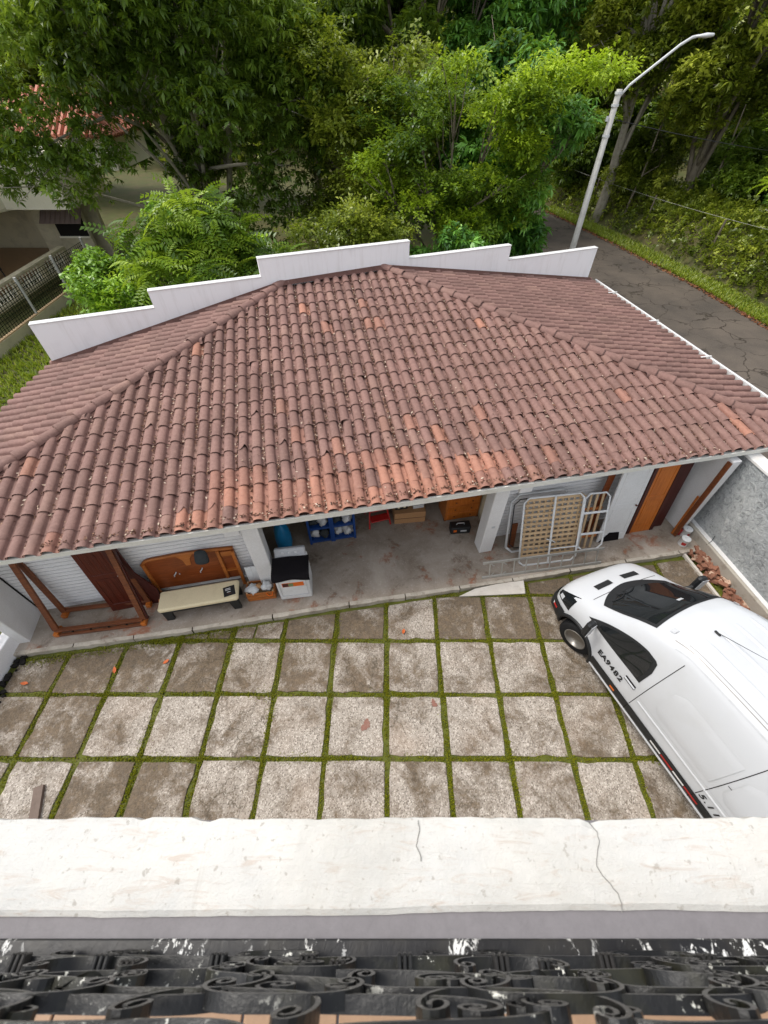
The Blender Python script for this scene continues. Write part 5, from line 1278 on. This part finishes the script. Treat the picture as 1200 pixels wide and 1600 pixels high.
# red roof in courses of tiles
def nroof(x0, x1, y0, y1, z0, z1):
    rf = MB().add([(x0, y0, z0), (x1, y0, z0), (x1, y1, z0), (x0, y1, z0), ((x0 * .65 + x1 * .35), (y0 + y1) / 2, z1), ((x0 * .35 + x1 * .65), (y0 + y1) / 2, z1)], [(0, 1, 5, 4), (1, 2, 5), (2, 3, 4, 5), (3, 0, 4)]).build('roof', 'tile_bed', NH)
    m = MB(); n = int((x1 - x0) / .28)
    for i in range(n):
        x = x0 + (i + .5) * (x1 - x0) / n; tx = min(1, max(0, min((x - x0), (x1 - x)) / ((x1 - x0) * .35)))
        ya = (y1 - y0) / 2 * tx; m.tube([(x, y0, z0 + .04), (x, y0 + ya, z0 + (z1 - z0) * tx + .04)], .11, 6)
    for i in range(int((y1 - y0) / .28)):
        y = y0 + (i + .5) * .28; ty = 1 - abs(y - (y0 + y1) / 2) / ((y1 - y0) / 2); xa = (x1 - x0) * .35 * ty
        m.tube([(x1, y, z0 + .04), (x1 - xa, y, z0 + (z1 - z0) * ty + .04)], .11, 6)
    kind(m.build('roof_tile', 'red_roof', rf), 'stuff')
nroof(-19.0, -12.6, 25.6, 30.6, 5.0, 6.5); nroof(-26.5, -17.6, 16.6, 30.4, 5.6, 7.4)
MB().box((-15.8, 28, 4.4), (5.4, 4.0, 1.3)).build('upper_storey', 'cream_wall', NH)
BA = thing('balustrade', 'cream terrace balustrade with small turned balusters in front of the cream house', 'balustrade', (-16.45, 17.6, .25))
MB().box((0, 3.1, .06), (.3, 6.4, .12)).build('base', 'cream_dirty', BA); MB().box((0, 3.1, .80), (.3, 6.4, .12), None, .015).build('handrail', 'cream_dirty', BA)
for k in range(4): MB().box((0, .0 + k * 2.07, .43), (.30, .26, .64)).build('pier', 'cream_dirty', BA)
bme = MB().lathe([(.05, 0), (.03, .06), (.065, .22), (.03, .42), (.045, .52), (.05, .62)], (0, 0, 0), 8).mesh('baluster', 'cream_wall', True)
for k in range(27):
    if k % 9 != 8: o = link('baluster', bme, BA); o.location = (0, .25 + k * .225, .12)
FE = thing('mesh_fence', 'dark green mesh fence with grey posts along the left boundary', 'fence', (-14.6, 12.0, 0))
MB().box((0, 5.2, .12), (.2, 11.4, .45)).build('base_wall', 'cream_dirty', FE); MB().box((.0, 5.2, .365), (.16, 11.4, .05)).build('base_cap', 'wood_pale', FE)
for k in range(5):
    MB().tube([(0, .4 + k * 2.6, 0), (0, .4 + k * 2.6, 1.75)], .06, 8).build('post', 'lamp_post', FE)
nm = MB()
for k in range(72): nm.box((-.01, -.2 + k * .155, .95), (.008, .03, 1.2))
for k in range(10): nm.box((-.01, 5.3, .42 + k * .13), (.008, 11.2, .02))
kind(nm.build('mesh', 'net', FE), 'stuff')
def patio_chair(X, Y, rz, label):
    T = thing('patio_chair', label, 'chair', (X, Y, .35), rz, 'chairs on the terrace')
    MB().box((0, 0, .42), (.5, .5, .06), None, .02).build('seat', 'black_plastic', T); MB().box((0, .25, .75), (.5, .06, .6), Matrix.Rotation(-.2, 3, 'X'), .02).build('backrest', 'cloth_grey', T)
    for sx in (-1, 1):
        for sy in (-1, 1): MB().tube([(sx * .22, sy * .22, 0), (sx * .2, sy * .2, .42)], .02, 6).build('leg', 'black_plastic', T)
        MB().tube([(sx * .27, -.2, .42), (sx * .27, -.2, .62), (sx * .27, .24, .64)], .018, 6).build('armrest', 'black_plastic', T)
patio_chair(-18.6, 21.6, -.8, 'dark patio chair on the terrace nearest the cream end wall'); patio_chair(-19.4, 20.2, .7, 'dark patio chair on the terrace beside the white table')
T = thing('patio_table', 'small round white table on the terrace of the cream house', 'table', (-18.9, 19.4, .35))
MB().lathe([(.4, .70), (.42, .72), (.40, .74)], (0, 0, 0), 20).build('table_top', 'white', T); MB().lathe([(.2, 0), (.05, .06), (.04, .7)], (0, 0, 0), 12).build('pedestal', 'white', T)

# ------------------------------------------------------------------ vegetation
def leaf_quads(specs):
    """specs: list of (base, direction, length, width, normal-ish) -> V, F"""
    V = []
    for b, d, L, W_ in specs:
        b = np.array(b, float); d = np.array(d, float); d /= np.linalg.norm(d); up = np.array([0, 0, 1.0]); s = np.cross(d, up); ns = np.linalg.norm(s); s = s / ns if ns > 1e-3 else np.array([1.0, 0, 0]); nn = np.cross(s, d)
        m_ = b + d * L * .45 + nn * L * .08
        V += [b, m_ + s * W_ / 2, b + d * L - np.array([0, 0, L * .10]), m_ - s * W_ / 2]
    return np.array(V)
def template(kind_, r):
    S = []
    if kind_ == 'droop':
        for i in range(10):
            a = r.uniform(0, 2 * np.pi); e = r.uniform(-1.15, .05); S.append(((.03 * math.cos(a), .03 * math.sin(a), 0), (math.cos(a) * math.cos(e), math.sin(a) * math.cos(e), math.sin(e)), r.uniform(.17, .27), r.uniform(.065, .095)))
    elif kind_ == 'pinnate':
        for f_ in range(2):
            a0 = r.uniform(0, 2 * np.pi); d = np.array([math.cos(a0), math.sin(a0), 0.0]); sd_ = np.array([-d[1], d[0], 0])
            for i in range(8):
                t = (i + 1) / 8; p = d * .62 * t + np.array([0, 0, .16 * t - .30 * t * t])
                for s in (-1, 1): S.append((p, d * .45 + sd_ * s + np.array([0, 0, -.12]), .17 * (1 - .35 * abs(t - .5)), .058))
    elif kind_ == 'broad':
        for i in range(9):
            a = r.uniform(0, 2 * np.pi); e = r.uniform(-.5, .6); p = r.normal(0, .06, 3); S.append((p, (math.cos(a) * math.cos(e), math.sin(a) * math.cos(e), math.sin(e)), r.uniform(.13, .20), r.uniform(.07, .10)))
    elif kind_ == 'spray':
        a0 = r.uniform(0, 2 * np.pi); d = np.array([math.cos(a0), math.sin(a0), 0.0]); sd_ = np.array([-d[1], d[0], 0])
        for i in range(14):
            t = r.uniform(0, 1); p = d * .5 * t + sd_ * r.normal(0, .09) + np.array([0, 0, r.normal(0, .04)]); a = r.uniform(-1.2, 1.2); S.append((p, d * math.cos(a) + sd_ * math.sin(a) + np.array([0, 0, r.uniform(-.5, .35)]), r.uniform(.09, .14), r.uniform(.05, .07)))
    elif kind_ == 'coarse':
        for i in range(7):
            a = r.uniform(0, 2 * np.pi); e = r.uniform(-.8, .5); p = r.normal(0, .14, 3); S.append((p, (math.cos(a) * math.cos(e), math.sin(a) * math.cos(e), math.sin(e)), r.uniform(.28, .42), r.uniform(.13, .2)))
    return leaf_quads(S)
TEMPL = {k: [template(k, np.random.default_rng(i)) for i in range(5)] for k in ('droop', 'pinnate', 'broad', 'spray', 'coarse')}
def scatter(Pn, tint, kind_, scale, r, tilt=.35):
    """copies of a leaf-cluster template at points Pn -> V, F, tint per vertex"""
    Vs = []; Ts = []; which = r.integers(0, 5, len(Pn))
    for k in range(5):
        ix = np.where(which == k)[0]
        if not len(ix): continue
        T_ = TEMPL[kind_][k]; n_ = len(ix); az = r.uniform(0, 2 * np.pi, n_); tx, ty = r.normal(0, tilt, n_), r.normal(0, tilt, n_)
        c, s = np.cos(az), np.sin(az); Rm = np.zeros((n_, 3, 3)); Rm[:, 0, 0] = c; Rm[:, 0, 1] = -s; Rm[:, 1, 0] = s; Rm[:, 1, 1] = c; Rm[:, 2, 2] = 1
        Ra = np.zeros((n_, 3, 3)); Ra[:, 0, 0] = 1; Ra[:, 1, 1] = np.cos(tx); Ra[:, 1, 2] = -np.sin(tx); Ra[:, 2, 1] = np.sin(tx); Ra[:, 2, 2] = np.cos(tx)
        Rb = np.zeros((n_, 3, 3)); Rb[:, 1, 1] = 1; Rb[:, 0, 0] = np.cos(ty); Rb[:, 0, 2] = np.sin(ty); Rb[:, 2, 0] = -np.sin(ty); Rb[:, 2, 2] = np.cos(ty)
        M = Ra @ Rb @ Rm; sc = scale * r.uniform(.7, 1.3, n_)
        V = np.einsum('nij,vj->nvi', M, T_) * sc[:, None, None] + Pn[ix][:, None, :]
        nl = len(T_) // 4; t = np.clip(tint[ix][:, None] + r.normal(0, .07, (n_, nl)), 0, 1); Vs.append(V.reshape(-1, 3)); Ts.append(np.repeat(t.ravel(), 4))
    V = np.concatenate(Vs); return V, np.arange(len(V)).reshape(-1, 4), np.concatenate(Ts)
def crown_points(lobes, n, r, shell=.55):
    vol = np.array([a[1][0] * a[1][1] + a[1][1] * a[1][2] for a in lobes]); cnt = np.maximum(5, (n * vol / vol.sum()).astype(int)); P_ = []; t = []
    for lb, k in zip(lobes, cnt):
        c, rad = lb[0], lb[1]; tn = lb[2] if len(lb) > 2 else np.clip(r.normal(.40, .20), .02, .9)
        d = r.normal(0, 1, (k, 3)); d /= np.linalg.norm(d, axis=1)[:, None]; d[:, 2] = np.where((d[:, 2] < -.3) & (r.uniform(0, 1, k) < .5), -d[:, 2], d[:, 2])
        q = r.uniform(shell ** 3, 1, k) ** (1 / 3) * (1 + .22 * np.sin(d[:, 0] * 5 + c[0]) * np.sin(d[:, 1] * 6 + c[1]))
        P_.append(np.array(c) + d * q[:, None] * np.array(rad)); t.append(np.full(k, tn) + r.normal(0, .11, k))
    return np.concatenate(P_), np.clip(np.concatenate(t), 0, 1)
def make_lobes(c, rad, n, size, r, flat=.75):
    L = []
    for i in range(n):
        d = r.normal(0, 1, 3); d /= np.linalg.norm(d); q = r.uniform(.35, 1.0) ** .6; s = size * r.uniform(.65, 1.35)
        L.append((np.array(c) + d * q * np.array(rad), (s, s, s * flat)))
    return L
def tree(name, label, base, crown, n_lobes, lobe, n, kind_, mat, scale, cat='tree', trunk_r=.22, bark='bark', group=None, stems=1, seed=0, extra=(), flat=.75, forks=12, tilt=.35):
    r = np.random.default_rng(seed); c, rad = crown
    T = thing(name, label, cat, base, 0, group); b = np.array(base, float)
    lobes = make_lobes(np.array(c) - b, rad, n_lobes, lobe, r, flat) + [(np.array(e_[0]) - b, *e_[1:]) for e_ in extra]
    tm = MB(); top = np.array(c) - b
    for s in range(stems):
        off = r.normal(0, .25, 3) * (stems > 1); off[2] = 0; dirx = r.normal(0, .3, 2) * rad[0] * .5
        p0 = np.array([off[0], off[1], -.15]); p1 = np.array([off[0] + dirx[0] * .3, off[1] + dirx[1] * .3, top[2] * .4]); p2 = np.array([top[0] + dirx[0], top[1] + dirx[1], top[2] * .95 + rad[2] * .2])
        pts = [(1 - t) ** 2 * p0 + 2 * t * (1 - t) * p1 + t * t * p2 + r.normal(0, .05, 3) * (0 < t < 1) for t in np.linspace(0, 1, 9)]
        tr = trunk_r / math.sqrt(stems) * r.uniform(.85, 1.15); tm.tube(pts, [tr * (1.25 - 1.0 * t) for t in np.linspace(0, 1, 9)], 8)
        for k in range(forks // stems):
            lc = lobes[int(r.integers(0, len(lobes)))][0]; i0 = int(r.integers(2, 7)); q0 = np.array(pts[i0]); mid = (q0 + lc) / 2 + np.array([0, 0, .25]) + r.normal(0, .25, 3)
            tb = [(1 - t) ** 2 * q0 + 2 * t * (1 - t) * mid + t * t * lc for t in np.linspace(0, 1, 7)]; tm.tube(tb, [tr * .5 * (1.05 - .85 * t) for t in np.linspace(0, 1, 7)], 6)
            for kk in range(3):
                e = lc + r.normal(0, .5, 3) * np.array(lobe); tm.tube([tb[4], (np.array(tb[4]) + e) / 2 + r.normal(0, .1, 3), e], [tr * .2, tr * .13, tr * .05], 5)
    tm.build('trunk', bark, T, True)
    P_, t = crown_points(lobes, n, r); k2 = 'broad' if kind_ != 'broad' else 'droop'; pick = r.random(len(P_)) < (.22 if kind_ in ('droop', 'broad', 'spray') else 0)
    V, F, tv_ = scatter(P_[~pick], t[~pick], kind_, scale, r, tilt)
    if pick.sum() > 10:
        V2, F2, t2 = scatter(P_[pick], np.clip(t[pick] + .12, 0, 1), k2, scale * .85, r, .5); F = np.concatenate([F, F2 + len(V)]); V = np.concatenate([V, V2]); tv_ = np.concatenate([tv_, t2])
    link('crown', np_mesh('crown', V, F, mat, tv_), T)
    return T
# the big tree left of centre
tree('broadleaf_tree', 'large dark green tree with pale trunks behind the left half of the roof', (-8.4, 24.5, 0), ((-8.6, 23.5, 8.6), (7.2, 4.5, 4.6)), 64, 1.35, 15000, 'droop', 'leaf_dark', 1.05, trunk_r=.42, bark='bark_pale', stems=5, seed=1, forks=30, extra=[((-13.8, 20.5, 5.6), (1.5, 1.3, 1.2)), ((-14.8, 20.6, 4.6), (1.2, 1.2, 1.0)), ((-12.0, 20.0, 4.4), (1.3, 1.2, 1.0)), ((-4.0, 21.5, 4.6), (1.6, 1.2, 1.6)), ((-5.2, 21.0, 3.2), (1.6, 1.2, 1.5)), ((-2.8, 21.3, 6.5), (1.8, 1.3, 1.6)), ((-13.6, 19.6, 6.9), (1.3, 1.0, .8)), ((-11.4, 19.8, 6.1), (1.3, 1.0, .9)), ((-15.6, 19.8, 6.7), (1.3, 1.0, .8)), ((-12.6, 19.4, 5.2), (1.1, .9, .7)), ((-10.4, 19.6, 5.0), (1.2, .9, .8))])
# shrubs with feathery leaves in front of it
tree('feathery_shrub', 'fresh green feathery-leaved shrub leaning over the left part of stepped wall', (-6.4, 14.6, 0), ((-6.4, 14.4, 3.1), (2.0, 1.5, 1.7)), 18, .62, 520, 'pinnate', 'leaf_frond', 1.15, 'shrub', .07, seed=2, stems=4, forks=12, tilt=.5)
tree('round_shrub', 'dense dark green shrub between the mesh fence and the feathery shrub', (-9.0, 14.6, 0), ((-9.0, 14.8, 2.0), (1.6, 1.4, 1.5)), 16, .62, 1500, 'broad', 'leaf_mid', .9, 'shrub', .07, seed=3, stems=3, forks=8)
tree('feathery_shrub', 'smaller feathery shrub tucked against the second step of the stepped wall', (-4.0, 14.6, 0), ((-4.0, 14.6, 2.5), (1.5, 1.2, 1.4)), 12, .55, 300, 'pinnate', 'leaf_frond', 1.1, 'shrub', .06, seed=4, stems=3, forks=8, tilt=.5)
tree('round_shrub', 'broad-leaved dark shrub mixed into the feathery shrub at the wall', (-6.0, 15.4, 0), ((-6.1, 15.2, 2.5), (2.3, 1.2, 1.7)), 20, .65, 1900, 'broad', 'leaf_mid', .95, 'shrub', .07, seed=12, stems=3, forks=8)
# yellow-green tree right of centre
tree('yellow_green_tree', 'bright yellow-green tree with reaching boughs behind the roof ridge', (2.4, 19.6, 0), ((2.6, 19.6, 5.0), (3.6, 2.2, 3.0)), 42, .70, 4600, 'spray', 'leaf_yellow', 1.05, trunk_r=.16, seed=5, forks=22, flat=.5,
     extra=[((4.8, 18.8, 7.0), (1.1, .8, .45), .85), ((5.9, 18.7, 7.2), (1.0, .7, .40), .9), ((6.8, 18.7, 7.2), (.8, .6, .35), .9), ((3.8, 18.6, 6.4), (1.1, .8, .45), .85), ((4.4, 18.5, 5.7), (.9, .7, .4), .8), ((2.2, 18.5, 7.2), (.8, .7, .5), .7), ((1.2, 17.9, 4.0), (.7, .5, .35), .8), ((2.6, 17.8, 3.4), (.8, .5, .4), .75), ((-.6, 18.2, 5.0), (.7, .5, .4), .7)])
tree('drooping_tree', 'tree with long drooping glossy leaves next to the road bend', (4.7, 21.5, 0), ((4.6, 21.4, 4.6), (2.6, 2.0, 3.4)), 36, .85, 4200, 'droop', 'leaf_droop', 1.3, trunk_r=.2, seed=6, forks=14)
tree('drooping_tree', 'olive tree with hanging foliage behind the middle of the stepped wall', (-.8, 22.0, 0), ((-.8, 22.0, 5.0), (2.8, 2.0, 4.0)), 36, .85, 4200, 'spray', 'leaf_olive', 1.3, trunk_r=.2, seed=7, forks=16)
tree('low_shrub', 'low olive shrub showing above the middle step of the stepped wall', (-1.6, 16.8, 0), ((-1.6, 16.8, 2.6), (2.2, 1.3, 1.6)), 18, .6, 1600, 'spray', 'leaf_olive', 1.0, 'shrub', .08, seed=8, stems=3, forks=8)
tree('low_shrub', 'low dark shrub showing above the right steps of the stepped wall', (2.6, 17.2, 0), ((2.6, 17.2, 2.1), (2.2, 1.2, 1.4)), 18, .6, 1500, 'droop', 'leaf_droop', 1.0, 'shrub', .08, seed=9, stems=3, forks=8)
# tall wood beyond
bgd = [('tall dark tree rising behind the yellow-green tree', (1.5, 31, 0), 9.5, (4.6, 3.2, 7.0), 'droop', 'leaf_dark', 'bark'),
       ('tall pale-barked tree left of the bend in the road', (6.2, 33, 0), 9.0, (3.6, 3.0, 7.0), 'droop', 'leaf_droop', 'bark_pale'),
       ('tall olive tree overhanging the road from the far bank', (14.2, 33, 0), 10.5, (4.2, 3.5, 5.2), 'broad', 'leaf_olive', 'bark_pale'),
       ('olive-crowned tree right of the lamp head', (18.0, 30, 0), 9.5, (4.2, 3.5, 4.8), 'broad', 'leaf_olive', 'bark'),
       ('dark tree at the right edge beyond the bank', (22.5, 27, 0), 9.0, (4.4, 3.6, 5.0), 'broad', 'leaf_mid', 'bark'),
       ('tall tree closing the view where the road disappears', (9.8, 46, 0), 10.0, (5.5, 3.5, 8.0), 'broad', 'leaf_mid', 'bark'),
       ('dark tree far behind the big left tree', (-5.0, 38, 0), 10, (6.0, 3.5, 7.5), 'coarse', 'leaf_dark', 'bark'),
       ('far tree beyond the red-roofed house', (-15.5, 40, 0), 8.5, (6.0, 3.5, 6.0), 'coarse', 'leaf_mid', 'bark'),
       ('far pale green tree at the upper left corner', (-27.0, 42, 0), 7.0, (6.5, 3.5, 5.5), 'coarse', 'leaf_olive', 'bark'),
       ('far dark tree behind the road bend', (17.5, 44, 0), 10, (6.0, 3.5, 8.0), 'coarse', 'leaf_dark', 'bark'),
       ('far dark tree at the upper right corner', (28, 38, 0), 10, (6.0, 4.0, 8.0), 'coarse', 'leaf_dark', 'bark')]
for k, (lab, base, zc, rad, kd, mt, bk) in enumerate(bgd):
    far = kd == 'coarse'
    tree('forest_tree', lab, base, ((base[0], base[1], zc), rad), 46 if not far else 40, 1.15 if not far else 1.5, 6200 if not far else 5200, kd, mt, 1.45 if not far else 1.5, trunk_r=.26, bark=bk, group='trees of the wood behind the road', seed=30 + k, forks=12)
tree('overhanging_tree', 'light green tree reaching in from the right edge above the verge', (21.0, 21.5, 0), ((19.0, 21.0, 6.0), (3.0, 2.0, 1.7)), 16, .7, 1000, 'pinnate', 'leaf_fresh', 1.1, trunk_r=.15, seed=60, forks=12, bark='bark_pale', tilt=.5, extra=[((16.2, 20.2, 5.4), (.9, .7, .5)), ((17.0, 20.2, 4.6), (.9, .7, .4)), ((15.6, 20.0, 4.3), (.6, .5, .3))])
# slender trunks in the dark of the wood
for k, (x, y, h, lean) in enumerate(((15.2, 31.5, 6.5, .4), (18.6, 29.0, 6.0, -.4), (21.2, 27.0, 5.6, .5))):
    T = thing('slender_trunk', ('slender trunk in the dark wood, %s to the right of the street lamp' % ('first', 'second', 'third')[k]), 'tree trunk', (x, y, -.1), 0, 'slender trunks beyond the bank')
    r = np.random.default_rng(90 + k); pts = [(lean * t + r.normal(0, .06), r.normal(0, .05), h * t) for t in np.linspace(0, 1, 8)]
    MB().tube(pts, [.09 - .06 * t for t in np.linspace(0, 1, 8)], 7).build('trunk', 'bark', T, True)
    for j in range(3):
        q = Vector(pts[3 + j]); MB().tube([q, q + Vector((r.normal(0, .5), r.normal(0, .3), .5)), q + Vector((r.normal(0, 1.0), r.normal(0, .5), 1.2))], [.03, .018, .008], 5).build('branch', 'bark', T)
for k, (x, y, zc, rx, rzz, kd, mt, lab) in enumerate(((16.6, 33.0, 2.6, 2.2, 2.0, 'broad', 'leaf_olive', 'dense thicket on the bank left of the slender trunks'), (19.6, 29.0, 2.8, 2.4, 2.0, 'broad', 'leaf_dark', 'dense dark thicket behind the slender trunks'),
        (22.6, 25.5, 2.6, 2.4, 2.0, 'broad', 'leaf_mid', 'dense thicket at the right edge above the bank'), (14.4, 38.0, 2.8, 2.4, 2.2, 'droop', 'leaf_dark', 'dark thicket where the road bends out of sight'), (17.5, 38.0, 3.4, 3.0, 2.8, 'coarse', 'leaf_dark', 'dark thicket deep in the wood behind the bank'), (23.5, 33.5, 3.6, 3.6, 3.0, 'coarse', 'leaf_dark', 'dark thicket deep in the wood at far right'))):
    tree('thicket', lab, (x, y, 0), ((x, y, zc), (rx, 1.6, rzz)), 22, .9, 2300 if kd != 'coarse' else 1500, kd, mt, 1.3, 'shrub', .08, seed=110 + k, stems=3, forks=6)
# overgrown bank along the far verge
r = np.random.default_rng(70); bank = [(19.6, 10), (18.0, 17), (17.2, 22), (15.4, 30), (13.1, 38), (12.3, 48)]
bm_ = MB()
def bankpt(s):
    s *= len(bank) - 1; i = min(int(s), len(bank) - 2); t = s - i; return np.array(bank[i]) * (1 - t) + np.array(bank[i + 1]) * t
bm_.grid(lambda u, v: (*(bankpt(u) + np.array([v * 3.2 - .6, v * 1.2])), (1.9 * math.sin(min(1, v * 1.3) * math.pi / 2) + .25 * math.sin(u * 40) * v - .1)), 50, 10)
bk_ = kind(bm_.build('bank', 'soil', None, True), 'structure')
u = r.uniform(0, 1, 8200); v = r.uniform(0, 1, 8200) ** .8; P_ = np.array([[*(bankpt(a) + np.array([b * 3.2 - .6, b * 1.2])), 1.9 * math.sin(min(1, b * 1.3) * math.pi / 2) + .2] for a, b in zip(u, v)]) + r.normal(0, .22, (8200, 3))
t = np.clip(.4 + .2 * np.sin(u * 50) * np.sin(v * 9) + r.normal(0, .14, 8200), 0, 1); V, F, tv_ = scatter(P_, t, 'broad', 1.0, r, .6)
o = kind(link('bank_creepers', np_mesh('bank_creepers', V, F, 'leaf_olive', tv_)), 'stuff'); o['label'] = 'tangle of olive green creepers covering the roadside bank'
for k in range(5):
    p = bankpt(.2 + k * .13); T = MB().tube([(p[0] + .25, p[1], -.1), (p[0] + .3, p[1], 2.1)], .05, 6).build('fence_post', 'bark', None); tag(T, 'weathered fence post in the overgrown bank beyond the road', 'fence post', 'fence posts along the bank')
# grass on the verge, ground cover at the left, leaf litter at the kerb
def between(l, r_, n_):
    k = len(l) - 1; s = rng.uniform(0, k - 1e-6, n_); i = s.astype(int); t = (s - i)[:, None]; l, r_ = np.array(l, float), np.array(r_, float)
    a = l[i] * (1 - t) + l[i + 1] * t; b = r_[i] * (1 - t) + r_[i + 1] * t; q = rng.uniform(0, 1, (n_, 1)); return a * (1 - q) + b * q
g = between(road_r[1:6], verge_r[1:6], 9000); o = kind(tufts(np.concatenate([g, np.full((len(g), 1), -.03)], 1), .13, .016, 'grass', 'grass', 4), 'stuff'); o['label'] = 'rough grass on the verge along the far side of the road'
g = np.stack([rng.uniform(-14.5, -7.2, 9000), rng.uniform(5.5, 20, 9000)], 1); g = g[(g[:, 0] < -8.5) | (g[:, 1] > 11)]
o = kind(tufts(np.concatenate([g, np.full((len(g), 1), -.1)], 1), .15, .02, 'grass', 'grass', 5), 'stuff'); o['label'] = 'long grass on the strip between the roof and the mesh fence'
g = between([(a - .25, b) for a, b in road_r[1:6]], [(a + .35, b) for a, b in road_r[1:6]], 3200); o = kind(scraps(np.concatenate([g, rng.uniform(-.03, .0, (len(g), 1))], 1), .13, .07, 'litter_road', 'kerbside_leaves'), 'stuff'); o['label'] = 'brown dead leaves gathered along the far edge of the road'
# wooded hillside closing the view
hm = MB().grid(lambda a, b: (-130 + 260 * a, 52 + 90 * b, -.2 + 34 * (b ** .8) + 2.5 * math.sin(a * 17 + b * 5) * b), 40, 14).build('hill', 'soil', None, True); kind(hm, 'structure')
r = np.random.default_rng(80); k = 9000; a = r.uniform(.2, .8, k); b = r.uniform(0, .75, k); P_ = np.stack([-130 + 260 * a, 52 + 90 * b, -.2 + 34 * (b ** .8) + 2.5 * np.sin(a * 17 + b * 5) * b + r.uniform(0, 5, k) * (.6 + .4 * np.sin(a * 90) * np.sin(b * 40))], 1)
V, F, tv_ = scatter(P_, np.clip(r.normal(.45, .2, k), 0, 1), 'coarse', 3.6, r, .6)
o = kind(link('distant_wood', np_mesh('distant_wood', V, F, 'leaf_olive', tv_)), 'stuff'); o['label'] = 'distant wooded hillside behind the trees'
